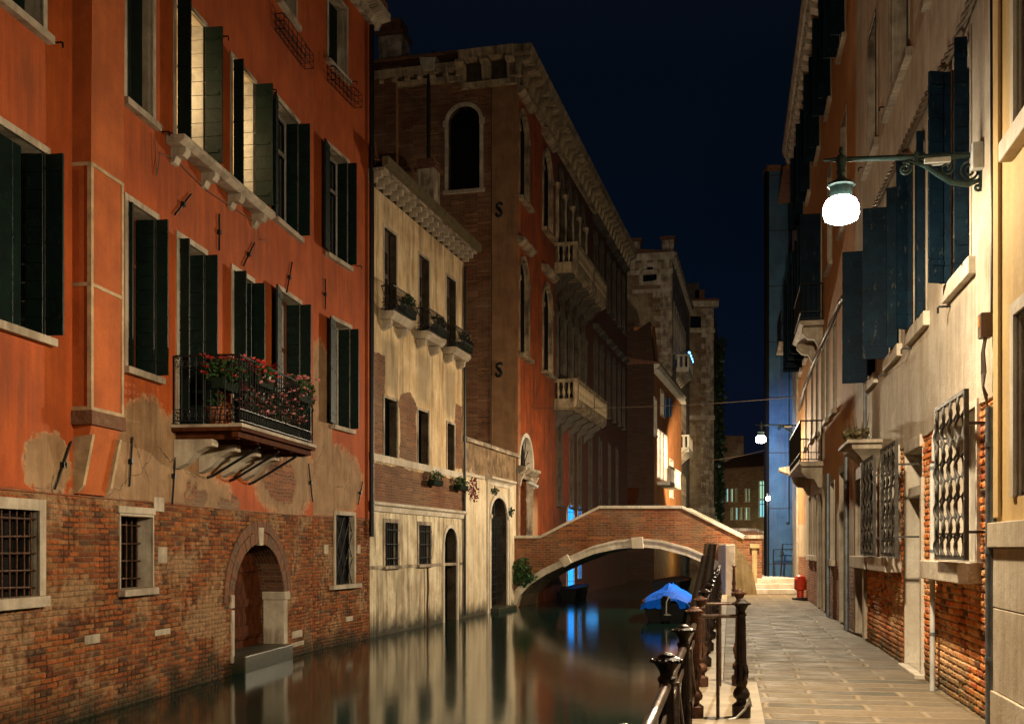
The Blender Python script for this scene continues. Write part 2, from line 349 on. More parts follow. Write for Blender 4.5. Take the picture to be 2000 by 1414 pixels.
def shutter(fr, par, hu, side, w, z0, z1, ang=90, inner=0.0, d0=0.03, mat=None, board=.2, ang_in=90):
    """side=+1 hinged on the near jamb (closes towards +u), -1 on the far jamb; inner = width of the folded leaf left in the reveal"""
    mb = MB(fr); a = math.radians(ang); ax = (side * math.cos(a), math.sin(a)); n = max(1, int((z1 - z0) / board)); bh = (z1 - z0) / n
    perp = Vector((-ax[1], ax[0]))
    for k in range(n):
        mb.obox((hu, d0, z0 + k * bh + .006), ax, w * random.uniform(.99, 1.0), random.uniform(.031, .037), bh - .012)
    mb.obox((hu, d0, z0 + .002), ax, w - .004, .022, z1 - z0 - .004)
    for zz in (z0 + .18, (z0 + z1) / 2, z1 - .2):
        for sg in (-1, 1):
            q = perp * .022 * sg; mb.obox((hu + q.x, d0 + q.y, zz), ax, w * .8, .012, .045)
    if inner:
        b = math.radians(ang_in); bx = (side * math.cos(b), -math.sin(b))
        for k in range(n): mb.obox((hu + side * .025, d0 - .03, z0 + k * bh + .004), bx, inner, .03, bh - .008)
    return mb.build('shutter', mat or M['shutter'], par)
def casement(fr, par, h, dep, mat, bars=1, tr=True, w=.05):
    mb = MB(fr); u0, u1, z0, z1 = h[:4]; d = -dep + .05
    if h[4]: band(mb, (u0 + w, u1 - w, z0, z1 - w, h[4]), w, d - .02, d + .02)
    else: mb.box(u0, u0 + w, d - .02, d + .02, z0, z1).box(u1 - w, u1, d - .02, d + .02, z0, z1).box(u0 + w, u1 - w, d - .02, d + .02, z1 - w, z1).box(u0 + w, u1 - w, d - .02, d + .02, z0, z0 + w)
    for k in range(bars): c = u0 + (u1 - u0) * (k + 1) / (bars + 1); mb.box(c - w * .6, c + w * .6, d - .021, d + .023, z0 + w, z1 - w - h[4] * .0)
    if tr: zz = z0 + (z1 - z0) * .68; mb.box(u0 + w, u1 - w, d - .015, d + .016, zz, zz + .06)
    return mb.build('casement', mat, par)
def px_hole(fr, xl, xr, top, bot, ar=0, floor=None, ztop=None):
    ua, ub = fr.u(xl), fr.u(xr); u0, u1 = min(ua, ub), max(ua, ub)
    z1 = fr.z(*top) if ztop is None else ztop; z0 = fr.z(*bot) if floor is None else floor
    return (u0, u1, z0, z1, ar)
def window(fr, bld, holes, h, dep=.28, fw=.09, proud=.02, sill=.1, mat='stone', pane='glass', inner='reveal', sm=None, rmat=None, cas=None, name='window', sillw=.12, silld=.09, lintel_only=False, sideband=True):
    holes.append(h); u0, u1, z0, z1, ar = h; m = mat if not isinstance(mat, str) else M[mat]
    mb = MB(fr)
    band(mb, h, fw, -.02, proud)
    o = mb.build(name, m, bld)
    if dep: reveal(MB(fr), h, dep).build('reveal', M[rmat] if rmat else m, o)
    back(MB(fr), h, dep).build('pane', M[pane] if isinstance(pane, str) else pane, o)
    if sill: MB(fr).box(u0 - sillw, u1 + sillw, -.02, silld, z0 - sill, z0 - .003).build('sill', m, o, bevel=.008)
    if cas: casement(fr, o, h, dep, M[cas])
    return o
def bars(fr, par, h, nu, nz, d=.03, r=.012, mat='rust', wob=0, dia=False, name='grille'):
    mb = MB(fr); u0, u1, z0, z1 = h[:4]
    if dia:
        W, H = u1 - u0, z1 - z0; s = W / nu; L = []
        k = -int(H / s * 1.0) - 2
        while u0 + k * s < u1 + H:
            for sg in (1, -1):
                c = u0 + k * s if sg > 0 else u0 + k * s
                # line: u = c + sg*(z-z0)*.62
                pts = []
                for q in range(60):
                    z = z0 + H * q / 59; u = c + sg * (z - z0) * .6
                    if u0 <= u <= u1: pts.append((u, d + .006 * sg, z))
                if len(pts) > 1: mb.tube([pts[0], pts[-1]], r, 5)
            k += 1
    else:
        for k in range(nu):
            u = u0 + (u1 - u0) * (k + .5) / nu; mb.tube([(u + random.uniform(-wob, wob), d, z0), (u, d + wob * .5, (z0 + z1) / 2), (u + random.uniform(-wob, wob), d, z1)], r, 6)
        for k in range(nz):
            z = z0 + (z1 - z0) * (k + .5) / nz; mb.tube([(u0 - .01, d + r, z + random.uniform(-wob, wob)), ((u0 + u1) / 2, d + r, z + random.uniform(-wob, wob) * 2), (u1 + .01, d + r, z)], r, 6)
    return mb.build(name, M[mat], par)
def shell(fr, bld, u0, u1, z0, z1, dep, mat, roofm, eave=.0):
    """the sides, back and roof that make a wall into a building"""
    mb = MB(fr); mb.poly([(u0, -.01, z0), (u0, -dep, z0), (u0, -dep, z1), (u0, -.01, z1)]); mb.poly([(u1, -.01, z0), (u1, -dep, z0), (u1, -dep, z1), (u1, -.01, z1)])
    mb.poly([(u0, -dep, z0), (u1, -dep, z0), (u1, -dep, z1), (u0, -dep, z1)]); mb.build('side_wall', mat, bld)
    MB(fr).prism_u([(eave, z1 + .003), (eave, z1 + .12), (-dep / 2, z1 + .12 + dep * .16), (-dep - .1, z1 + .12), (-dep - .1, z1 + .003)], u0 - .05, u1 + .05).build('roof', roofm, bld)
def leaves(mb, c, r, n, s, sq=1.0, droop=0):
    for k in range(n):
        while True:
            p = Vector((random.uniform(-1, 1), random.uniform(-1, 1), random.uniform(-1, 1)))
            if p.length < 1: break
        q = Vector((c[0] + p.x * r[0], c[1] + p.y * r[1], c[2] + p.z * r[2] - droop * (p.x * p.x + p.y * p.y)))
        a = Vector((random.gauss(0, 1), random.gauss(0, 1), random.gauss(0, .6))).normalized(); b = a.cross(Vector((random.gauss(0, 1), random.gauss(0, 1), random.gauss(0, 1)))).normalized()
        L = s * random.uniform(.6, 1.3); Wd = L * .42 * sq
        mb.poly([q, q + a * L * .5 + b * Wd, q + a * L, q + a * L * .5 - b * Wd])
    return mb
def blossoms(mb, c, r, n, s):
    for k in range(n):
        q = Vector((c[0] + random.uniform(-1, 1) * r[0], c[1] + random.uniform(-1, 1) * r[1], c[2] + random.uniform(-1, 1) * r[2]))
        for j in range(5):
            a = j * 1.257 + random.random(); t = Vector((math.cos(a), math.sin(a), random.uniform(-.2, .7))).normalized(); b = t.cross(Vector((random.random(), .3, 1))).normalized()
            mb.poly([q, q + t * s * .6 + b * s * .35, q + t * s, q + t * s * .6 - b * s * .35])
    return mb
def plant(fr, pos, label, r=(.3, .12, .12), n=150, ls=.07, leaf='leaf', fl=None, nf=0, fs=.035, pot=None, group=None, cat='plant', droop=0, frr=None, fc=None, name='potted_plant'):
    """pos: (u,d,z) of the soil in the wall's frame"""
    t = thing(name, label, cat, fr.W(*pos), group); z = pos[2]
    if pot:
        kind, pw, pd, ph = pot; mb = MB(fr)
        if kind == 'box': mb.prism_u([(pos[1] - pd * .8, z - ph), (pos[1] + pd * .8, z - ph), (pos[1] + pd, z), (pos[1] - pd, z)], pos[0] - pw, pos[0] + pw)
        else: mb.lathe((pos[0], pos[1], z - ph), [(pw * .65, 0), (pw * .72, .01), (pw * .95, ph * .8), (pw * 1.1, ph * .82), (pw * 1.1, ph), (pw * .9, ph)], 14)
        mb.build('pot', M['terracotta'] if kind != 'box' else M['box'], t, smooth=(kind != 'box'))
    leaves(MB(fr), (pos[0], pos[1], z + r[2] * .7), r, n, ls, 1, droop).build('foliage', M[leaf], t)
    if fl: blossoms(MB(fr), fc or (pos[0], pos[1], z + r[2] * 1.0), frr or r, nf, fs).build('flower', M[fl], t)
    return t
def balcony_rail(fr, par, u0, u1, d, z, h=1.0, step=.11, r=.009, bulge=0, mat='iron', scroll=True):
    mb = MB(fr)
    def run(a, b):
        a = Vector(a); b = Vector(b); L = (b - a).length; n = max(2, int(L / step)); dirv = (b - a) / L; out = Vector((dirv.y, -dirv.x, 0))
        mb.tube([a + Vector((0, 0, h)), b + Vector((0, 0, h))], r * 2, 6); mb.tube([a + Vector((0, 0, .05)), b + Vector((0, 0, .05))], r * 1.4, 5); mb.tube([a + Vector((0, 0, .22)), b + Vector((0, 0, .22))], r * 1.2, 5)
        for k in range(n + 1):
            p = a + (b - a) * k / n; o = Vector((0, bulge, 0))
            if bulge: mb.tube([p + Vector((0, 0, .05)), p + o * .9 + Vector((0, 0, .2)), p + o + Vector((0, 0, h * .4)), p + o * .5 + Vector((0, 0, h * .7)), p + Vector((0, 0, h))], r, 5)
            else: mb.tube([p + Vector((0, 0, 0 if k in (0, n) else .05)), p + Vector((0, 0, h))], r if k not in (0, n) else r * 1.8, 5)
            if scroll and k < n:
                c = p + (b - a) * .5 / n
                for zc, rr in ((.135, .04), (h - .12, .045)):
                    mb.tube([c + dirv * rr * math.cos(t * .785) + Vector((0, 0, zc + rr * math.sin(t * .785))) for t in range(9)], r * .7, 4, cap=False)
    run((u0, .03, z), (u0, d, z)); run((u0, d, z), (u1, d, z)); run((u1, d, z), (u1, .03, z))
    return mb.build('railing', M[mat], par)
def anchor_bar(fr, par, xa, ya, xb, yb, r=.014):
    mb = MB(fr); p = (fr.u(xa), .03, fr.z(xa, ya)); q = (fr.u(xb), .03, fr.z(xb, yb)); mb.tube([p, q], r, 6)
    m = [(a + b) / 2 for a, b in zip(p, q)]; mb.box(m[0] - .03, m[0] + .03, .0, .06, m[2] - .035, m[2] + .035)
    return mb.build('wall_anchor', M['iron'], par)
def hook(fr, par, x, y, sg=1):
    u, z = fr.u(x), fr.z(x, y); MB(fr).tube([(u, -.01, z), (u, .11, z), (u + .0, .125, z - .01), (u, .125, z - .07)], .012, 5).build('hook', M['iron'], par)
def relief(fr, par, u0, u1, z0, z1, holes, res, name='brick_wall', zd=.42, dep=1.0, c1=(.5, .15, .035), c2=(.36, .075, .035), lm=(.5, .32, .16), mo1=(.36, .25, .14), mo2=(.13, .085, .05), dc=(.075, .065, .03), lb=-.12, kk=1.05, extra=None):
    """bare brickwork modelled brick by brick: each brick stands out of eroded joints"""
    nu = int((u1 - u0) / res); nz = int((z1 - z0) / res); V = []; Cc = []; R = random.Random(3); bw, bh = .245, .072; cache = {}
    for j in range(nz + 1):
        z = z0 + (z1 - z0) * j / nz
        for i in range(nu + 1):
            u = u0 + (u1 - u0) * i / nu; w1 = noise.noise((u * 1.7, z * 1.7, 3.1)); w2 = noise.noise((u * 9, z * 9, 8.2)); w3 = noise.noise((u * 26, z * 26, 1.2))
            zz = z + .012 * w1 + .005 * w2; row = math.floor(zz / bh); uu = u + .02 * w1 + .008 * w2 + (.5 * bw if row % 2 else 0); cl = math.floor(uu / bw); key = (row, cl)
            if key not in cache: cache[key] = (R.random(), R.random(), R.random(), R.random())
            q = cache[key]; fz = zz / bh - row; fu = uu / bw - cl; half = q[3] > .72
            if half: fu = (fu * 2) % 1; eu = min(fu, 1 - fu) * bw / 2
            else: eu = min(fu, 1 - fu) * bw
            ez = min(fz, 1 - fz) * bh; e = min(eu, ez) + .004 * w3 + .004 * w2; er = noise.noise((u * .9 + 5, z * .9, 2.2)); t = max(0, min(1, (e - .004) / .012)); t = t * t * (3 - 2 * t)
            d = -.024 + t * (.015 + .008 * q[0]) + .003 * w3 * t - .008 * max(0, er) * t - (.012 * t if q[2] > .95 else 0); d = min(d * dep, .004)
            if z > z1 - .03 or u > u1 - .02: d = min(d, -.02)
            V.append((u, d, z)); h_ = q[1]; jj = .75 + .5 * q[2]; k = kk + .35 * w3 + .2 * w2
            b0 = c1 if h_ > .3 else c2; bc = (b0[0] * jj, b0[1] * jj * (1 + .5 * (h_ > .8)), b0[2] * jj * (1 + (h_ > .8)))
            if h_ < .08: bc = (.12, .06, .035)
            mo = mo1 if noise.noise((u * 2.3, z * 2.3, 9)) > -.1 else mo2
            lime = max(0, min(1, (noise.noise((u * 1.1, z * 1.6, 4.4)) + .45 * w2 + lb + (extra(u, z) if extra else 0)) * 2.4)) * .75; c = [bc[x] * t + mo[x] * (1 - t) for x in range(3)]; c = [c[x] * (1 - lime) + lm[x] * lime for x in range(3)]
            g = max(0, min(1, (zd + .35 * w1 + .15 * w2 - z) / .35)); c = [c[x] * (1 - g * .85) + dc[x] * g * .85 for x in range(3)]; Cc.append([max(.005, x * k) for x in c] + [1])
    mb = MB(fr); mb.v = V
    for j in range(nz):
        z = z0 + (z1 - z0) * (j + .5) / nz
        for i in range(nu):
            u = u0 + (u1 - u0) * (i + .5) / nu
            if any(h[0] < u < h[1] and h[2] < z < h[3] for h in holes): continue
            a = j * (nu + 1) + i; mb.f.append((a, a + 1, a + nu + 2, a + nu + 1))
    if 'relief' not in M:
        n = NT('bare_brick'); at = n.n('ShaderNodeVertexColor', layer_name='brick'); f = n.noise(n.uv, 60, 5, .7); c = n.mix(n.ramp(f, .38, .62, 0, .35), at.outputs[0], (.04, .02, .012, 1)); M['relief'] = n.fin(c, .92, n.bump(n.noise(n.uv, 45, 5, .7), .5, .02), .15)
    o = mb.build(name, M['relief'], par); ca = o.data.color_attributes.new('brick', 'FLOAT_COLOR', 'POINT'); ca.data.foreach_set('color', [x for c in Cc for x in c]); return o
# ================================================================ water, ground, quay
n = NT('canal_water'); n.p.inputs['IOR'].default_value = 1.33
nz = n.noise(n.ob, 1.1, 3, .5, 1, .55, 1); nz2 = n.noise(n.ob, 5, 2, .5, 1, .5, 1)
nb = n.bump(n.math('ADD', nz, n.math('MULTIPLY', nz2, .12)), .06, .05)
M['water'] = n.fin((.001, .02, .0145, 1), .1, nb, .5); n.p.inputs['IOR'].default_value = 1.4
mb = MB(); mb.poly([(-400, -60, WZ), (400, -60, WZ), (400, 900, WZ), (-400, 900, WZ)]); struct(mb.build('water', M['water']))
# stone paving, laid across the walk
n = NT('paving_stone'); v = n.uv
wv = n.n('ShaderNodeVectorMath', {0: n.n('ShaderNodeVectorMath', {0: n.n('ShaderNodeTexNoise', {'Vector': v, 'Scale': 1.3}).outputs['Color'], 1: (.5, .5, .5)}, operation='SUBTRACT').outputs[0], 3: .16}, operation='SCALE').outputs[0]
v = n.n('ShaderNodeVectorMath', {0: v, 1: wv}, operation='ADD').outputs[0]
mp = n.n('ShaderNodeMapping', {'Vector': v, 'Rotation': (0, 0, math.radians(90))}).outputs[0]
bt = n.n('ShaderNodeTexBrick', {'Vector': mp, 'Color1': (.15, .102, .052, 1), 'Color2': (.05, .04, .024, 1), 'Mortar': (.2, .145, .08, 1), 'Scale': 1, 'Mortar Size': .045, 'Mortar Smooth': .8, 'Brick Width': .95, 'Row Height': .36})
c = bt.outputs['Color']; fac = bt.outputs['Fac']
cell = n.n('ShaderNodeMapping', {'Vector': mp, 'Scale': (1 / .36, 1 / .34, 1)}).outputs[0]
vo = n.n('ShaderNodeTexWhiteNoise', {'Vector': n.n('ShaderNodeVectorMath', {0: cell}, operation='FLOOR').outputs[0]}, noise_dimensions='2D').outputs['Value']
c = n.mix(n.math('MULTIPLY', n.ramp(vo, .6, 1, 0, .0), n.math('SUBTRACT', 1, fac)), c, (.06, .05, .036, 1))
g = n.noise(n.uv, 1.0, 6, .65); c = n.mix(n.ramp(g, .46, .64, 0, .4), c, (.17, .13, .08, 1))
g = n.noise(n.uv, 14, 5, .7); c = n.mix(n.ramp(g, .45, .75, 0, .5), c, (.04, .035, .028, 1))
hh = n.math('ADD', n.math('MULTIPLY', n.math('SUBTRACT', 1, fac), .8), n.math('ADD', n.math('MULTIPLY', n.noise(n.uv, 6, 5, .6), .8), n.math('MULTIPLY', vo, .5)))
M['paving'] = n.fin(c, n.ramp(n.noise(n.uv, 2.4, 5, .6), .35, .7, .7, .9), n.bump(hh, .8, .02), .22)
QE = -.42 - 2.297                                                     # quay edge, as d on the right wall frame (negative = towards canal is +d)
qd = 2.66                                                             # width of the walk in wall-frame d
u_end = ru(36.0)
mb = MB(FR); mb.poly([(-4, -1.5, 0), (u_end + 6, -1.5, 0), (u_end + 6, qd - .34, 0), (-4, qd - .34, 0)]); struct(mb.build('pavement', M['paving']))
n = NT('quay_stone'); col, h = plaster(n, (.34, .27, .18, 1), (.2, .155, .1, 1), .3); M['quay'] = n.fin(col, .75, n.bump(h, .5, .02), .35)
mb = MB(FR); u = -4
while u < u_end + 3:                                                  # white coping stones of the quay edge
    L = random.uniform(1.1, 1.9); mb.box(u, min(u + L - .012, u_end + 3), qd - .335, qd, -.28, .006 + random.uniform(-.003, .003)); u += L
struct(mb.build('quay_edge', M['quay'], bevel=.012))
n = NT('quay_brick'); c, h = bricks(n, (.16, .05, .025, 1), (.1, .04, .02, 1), (.2, .16, .11, 1)); c = damp(n, c, -.5, .1); M['quay_brick'] = n.fin(c, .85, n.bump(h, .8, .02), .3)
mb = MB(FR); mb.box(-4, u_end + 3, -3, qd - .03, WZ - .6, -.283); struct(mb.build('quay_wall', M['quay_brick']))
# ================================================================ orange house on the left
def el(fr, x, y, rx, ry):
    u = fr.u(x); z = fr.z(x, y); return ('ell', u, z, abs(fr.u(x + rx) - fr.u(x - rx)) / 2, abs(fr.z(x, y - ry) - fr.z(x, y + ry)) / 2)
def m_orange(name, fr, lost, patches, zb, drips=None):
    n = NT(name)
    bc, bh = bricks(n, (.34, .105, .038, 1), (.19, .066, .028, 1), (.4, .28, .17, 1), dark=.45, eff=.4, wob=.015)
    bc = n.mix(n.math('MULTIPLY', shapes_mask(n, patches[1], .5, .7, .8), .55), bc, (.25, .185, .12, 1)) if patches[1] else bc
    pc, ph = plaster(n, (.45, .092, .017, 1), (.33, .062, .012, 1), .5, .7, (.22, .045, .012, 1))
    tc, th = plaster(n, (.38, .235, .125, 1), (.27, .155, .075, 1), .35, 1.5)
    tan = shapes_mask(n, lost, .22, .8, 1.7)
    tc = cracks(n, tc); pc = n.mix(tan, pc, tc); eg = n.math('MULTIPLY', n.math('MULTIPLY', tan, n.math('SUBTRACT', 1, tan)), 4); pc = n.mix(n.math('MULTIPLY', eg, n.ramp(n.noise(n.uv, 12, 4, .7), .4, .6, 0, .7)), pc, (.5, .3, .15, 1))
    brick = n.math('MAXIMUM', shapes_mask(n, [('below', zb)], .05, .1, .8), shapes_mask(n, patches[0], .06, 1.0, 1.9) if patches[0] else 0)
    if drips:
        dn = n.math('MULTIPLY', n.ramp(n.noise(n.uv, 7, 5, .7, 1, .09, 1), .42, .6), shapes_mask(n, drips, 1.1, .2, 1)); pc = n.mix(n.math('MULTIPLY', dn, .5), pc, (.13, .045, .018, 1))
    c = n.mix(brick, pc, bc); c = damp(n, c, -.55, -.22)
    h = n.mix(brick, n.math('ADD', n.math('MULTIPLY', ph, .6), 1.3), bh)
    h = n.math('ADD', n.math('MULTIPLY', h, 1), n.math('MULTIPLY', tan, -.35))
    return n.fin(c, .86, n.bump(h, .75, .03), .25)
M['orange1'] = m_orange('orange_render_over_brick', FA1,
    [el(FA1, 95, 905, 48, 60), el(FA1, 290, 900, 70, 120), el(FA1, 345, 960, 120, 60), el(FA1, 460, 880, 160, 50), el(FA1, 560, 930, 60, 80), el(FA1, 200, 975, 60, 22)],
    ([el(FA1, 385, 975, 20, 30), el(FA1, 450, 985, 22, 22), el(FA1, 548, 940, 30, 40)], [el(FA1, 395, 1070, 50, 100), el(FA1, 180, 1040, 50, 50), el(FA1, 480, 1010, 90, 30)]), 2.22, [('rect', FA1.u(-60), FA1.u(98), 2.9, 3.8), ('rect', FA1.u(243), FA1.u(311), 3.1, 3.85), ('rect', FA1.u(338), FA1.u(522), 6.3, 7.5), ('rect', FA1.u(243), FA1.u(305), 6.9, 7.6), ('rect', FA1.u(-60), FA1.u(98), 6.6, 7.4)])
M['orange2'] = m_orange('orange_render_far_bay', FA2,
    [el(FA2, 625, 800, 28, 130), el(FA2, 650, 935, 62, 68), el(FA2, 615, 930, 50, 90)], ([], [el(FA2, 640, 1060, 30, 40)]), 2.25, [('rect', FA2.u(640), FA2.u(700), 3.2, 4.1), ('rect', FA2.u(632), FA2.u(687), 7.0, 7.8)])
TOPA = 14.4
bA = thing('orange_house', 'tall orange rendered house with green shutters over worn brick, rising from the canal', 'house', (a0[0], a0[1], WZ))
hA1, hA2 = [], []
def pxm(fr, x): Y = fr.O.y + fr.U.y * fr.u(x); return F * .985 / Y
def awin(fr, holes, xl, xr, top, bot, near=None, far=None, floor=None, pane='glass', cas='frame_w', dep=.3, sm='shutter', **kw):
    h = px_hole(fr, xl, xr, top, bot, 0, floor); o = window(fr, bA, holes, h, dep, .085, .02, kw.pop('sill', .1), 'stone', pane, cas=cas, silld=.1, **kw)
    u0, u1, z0, z1, _ = h
    if near: 
        k, px = near
        if k == 'out': shutter(fr, o, u0 + .02, 1, px / pxm(fr, xl), z0 + .01, z1 - .02, 96, .2, mat=M[sm])
        else: shutter(fr, o, u0 - .01, 1, px, z0 + .01, z1 - .02, 168, 0, d0=.045, mat=M['shutter_pale'] if kw.get('pale') else M[sm])
    if far: shutter(fr, o, u1 - .02, -1, far / pxm(fr, xr), z0 + .01, z1 - .02, 88, dep - .08, mat=M[sm])
    return o, h
# attic row
for (fr, hs, xl, xr, t, b) in ((FA1, hA1, 545, 577, (577, -140), (577, 48)), (FA2, hA2, 641, 676, (676, 20), (676, 155))):
    o, h = awin(fr, hs, xl, xr, t, b, cas=None, sill=.1); MB(fr).box(h[0], h[1], -.26, -.22, h[2] + .01, h[3]).build('shutter', M['shutter'], o)
# upper floor
o, h = awin(FA1, hA1, -60, 82, (82, -190), (78, 60), cas=None); MB(FA1).box(h[0], h[1], -.27, -.22, h[2], h[3]).build('shutter', M['shutter'], o)
zt3 = FA1.z(402, 56)
o, h = awin(FA1, hA1, 246, 297, (402, 56), (297, 238), cas=None, floor=None); 
MB(FA1).box(h[0], (h[0] + h[1]) / 2 - .01, -.2, -.15, h[2] + .01, h[3]).box((h[0] + h[1]) / 2 + .01, h[1], -.2, -.15, h[2] + .01, h[3]).build('shutter', M['shutter'], o)
zf3 = FA1.z(338, 275) + .02
M['room'] = plain('cream_room_wall', (.62, .5, .34, 1), .9, .2, 3, .1)
for xl, xr, nr, fr_ in ((343, 400, 28, 34), (453, 497, 20, 35)):
    h = px_hole(FA1, xl, xr, (402, 56), (400, 300), 0, zf3); o = window(FA1, bA, hA1, h, .32, .085, .02, 0, 'stone', M['void'])
    bpy.data.objects.remove(pane_of(o))
    mb = MB(FA1); q = (h[0] - .3, h[1] + .35, h[2] - .05, h[3] + .2, 0); mb.box(q[0], q[1], -2.6, -.33, q[2], q[3])
    mb.f = [f for k, f in enumerate(mb.f) if k != 4]                   # open towards the window
    sheet(mb, q[0], q[1], q[2], q[3], [h], -.321); mb.build('room', M['room'], o)
    MB(FA1).box(h[0] + .0, h[0] + .06, -.3, -.25, h[2], h[3]).box(h[1] - .06, h[1], -.3, -.25, h[2], h[3]).build('casement', M['frame_w'], o)
    shutter(FA1, o, h[0] + .02, 1, nr / pxm(FA1, xl), h[2] + .01, h[3] - .02, 97, 0, mat=M['shutter'])
    shutter(FA1, o, h[1] - .02, -1, fr_ / pxm(FA1, xr), h[2] + .01, h[3] - .02, 88, 0, mat=M['shutter'])
    mb = MB(FA1); nb_ = 10
    for k in range(nb_): zz = h[2] + (h[3] - h[2]) * k / nb_; mb.box(h[1] - .05, h[1] - .02, -.26, -.01, zz + .005, zz + (h[3] - h[2]) / nb_ - .006)
    mb.build('shutter_leaf', M['frame_w'], o)
    li = bpy.data.lights.new('room_lamp', 'POINT'); li.energy = 75; li.color = (1, .72, .36); li.shadow_soft_size = .12
    lo = bpy.data.objects.new('room_lamp', li); COL.objects.link(lo); lo.parent = o; lo.location = FA1.W((h[0] + h[1]) / 2 - .25, -.85, h[2] + 1.25) - base(o)
o, h = awin(FA1, hA1, 538, 582, (581, 241), (581, 462), ('flat', .3), 22)
o, h = awin(FA2, hA2, 640, 679, (678, 318), (685, 524), ('flat', .45), 17)
# long stone shelf under the lit windows
us0, us1 = FA1.u(338), FA1.u(522); zs = zf3 - .02
mb = MB(FA1).prism_u([(.0, zs - .13), (.22, zs - .13), (.3, zs - .07), (.3, zs), (.0, zs)], us0 - .25, us1 - .35)
sh = mb.build('stone_shelf', M['stone'], bA, bevel=.01)
for k in range(4):
    u = us0 - .1 + (us1 - us0 - .7) * k / 3; MB(FA1).prism_u([(0, zs - .133), (.25, zs - .133), (.25, zs - .2), (.2, zs - .27), (.1, zs - .27), (.06, zs - .36), (0, zs - .38)], u, u + .18).build('bracket', M['stone'], sh, bevel=.01)
# piano nobile
zfb = FA1.z(337, 843) + .11
o, h = awin(FA1, hA1, -45, 88, (88, 300), (98, 662), None, 36, cas=None); MB(FA1).box(h[0], h[1] - .25, -.2, -.15, h[2] + .01, h[3]).build('shutter', M['shutter'], o)
def curtainw(fr, o, h, a, b, dep=.27): MB(fr).box(h[0] + (h[1] - h[0]) * a, h[0] + (h[1] - h[0]) * b, -dep, -dep + .03, h[2], h[3]).build('curtain', M['curtain'], o)
o, h = awin(FA1, hA1, 248, 304, (307, 430), (311, 738), ('out', 7), 23, cas='frame_b', dep=.34); MB(FA1).box(h[0] + (h[1] - h[0]) * .1, h[1] - .26, -.3, -.28, h[2], h[3]).build('curtain', M['curtain'], o)
o, h = awin(FA1, hA1, 348, 400, (400, 497), (0, 0), ('out', 19), 24, floor=zfb, cas='frame_b', dep=.36, sill=0); MB(FA1).box(h[0] + .25, h[1] - .02, -.32, -.3, h[2], h[3]).build('curtain', M['curtain'], o)
o, h = awin(FA1, hA1, 455, 493, (493, 552), (0, 0), ('out', 24), 23, floor=zfb, cas='frame_b', dep=.3, sill=0)
o, h = awin(FA1, hA1, 545, 586, (583, 592), (0, 0), ('flat', .55), 20, floor=zfb, cas='frame_b', dep=.34, sill=0, pane='curtain')
o, h = awin(FA2, hA2, 651, 684, (682, 641), (695, 842), ('flat', .5), 16, cas='frame_w', dep=.34, pane='curtain')
# ground floor
h = px_hole(FA1, -60, 75, (75, 997), (75, 1163)); o = window(FA1, bA, hA1, h, .12, .13, .02, .13, 'stone', 'void', name='barred_window'); bars(FA1, o, h, 9, 5, -.05, .012, 'rust', .008)
h = px_hole(FA1, 235, 298, (298, 1010), (298, 1146)); o = window(FA1, bA, hA1, h, .25, .03, .01, .1, 'stone', 'void', name='barred_window', sillw=.03); bars(FA1, o, h, 6, 4, -.2, .012, 'rust', .006)
MB(FA1).box(h[0] - .08, h[1] + .05, -.01, .03, h[3] + .033, h[3] + .13).build('lintel', M['stone'], o, bevel=.01)
h = px_hole(FA2, 655, 691, (655, 1005), (655, 1142)); o = window(FA2, bA, hA2, h, .12, .09, .02, .1, 'stone', 'void', name='lattice_window', sillw=.3); bars(FA2, o, h, 3, 0, -.04, .009, 'iron', dia=True)
for x, w_ in ((636, .22), (700, .2)): u = FA2.u(x); MB(FA2).box(u - w_ / 2, u + w_ / 2, -.01, .02, 1.42, 1.62).build('stone_block', M['stone'], o, bevel=.012)
# water door
hD = (FA1.u(456), FA1.u(553), WZ - .3, FA1.z(505, 1062), 1.0); hA1.append(hD)
wd = MB(FA1); reveal(wd, hD, .5, 0, False); 
n = NT('reveal_brick'); c, hh_ = bricks(n, (.16, .06, .03, 1), (.1, .045, .022, 1), (.2, .15, .1, 1)); M['reveal_brick'] = n.fin(c, .9, n.bump(hh_, .8, .02), .2)
wdo = wd.build('water_door', M['reveal_brick'], bA)
mb = MB(FA1); N = 12; wD = hD[1] - hD[0]
for k in range(N): mb.box(hD[0] + wD * k / N + .004, hD[0] + wD * (k + 1) / N - .004, -.49, -.455, -.15, hD[3] + .0)
mb.box(hD[0], hD[1], -.455, -.425, .45, .6).box(hD[0], hD[1], -.455, -.425, -.1, .1).box(hD[0], hD[1], -.455, -.425, 1.1, 1.22); mb.box(hD[0], hD[1], -.52, -.495, WZ, hD[3]); mb.build('door_leaf', M['wood'], wdo)
mb = MB(FA1)
for ring, (ga, gb) in enumerate(((.0, .22), (.235, .42))):
    nn = 34; a = outline(hD, ga, n=nn)[1:-1]; b = outline(hD, gb, n=nn)[1:-1]
    for k in range(nn):
        if ring == 0 and k == nn // 2: continue
        t = .08; A = [a[k], a[k + 1], b[k + 1], b[k]]; cx_ = sum(p[0] for p in A) / 4; cz = sum(p[1] for p in A) / 4
        mb.prism([(cx_ + (p[0] - cx_) * .93, cz + (p[1] - cz) * .96) for p in A], -.02, .008 + random.uniform(0, .012))
n = NT('voussoir_brick'); g = n.n('ShaderNodeNewGeometry').outputs['Random Per Island']; cc = n.mix(g, (.21, .075, .035, 1), (.11, .06, .035, 1)); cc = n.mix(n.ramp(n.noise(n.uv, 8, 5, .7), .45, .7, 0, .7), cc, (.2, .15, .1, 1))
M['voussoir'] = n.fin(cc, .9, n.bump(n.noise(n.uv, 25, 5), .6, .02), .2); mb.build('brick_arch', M['voussoir'], wdo)
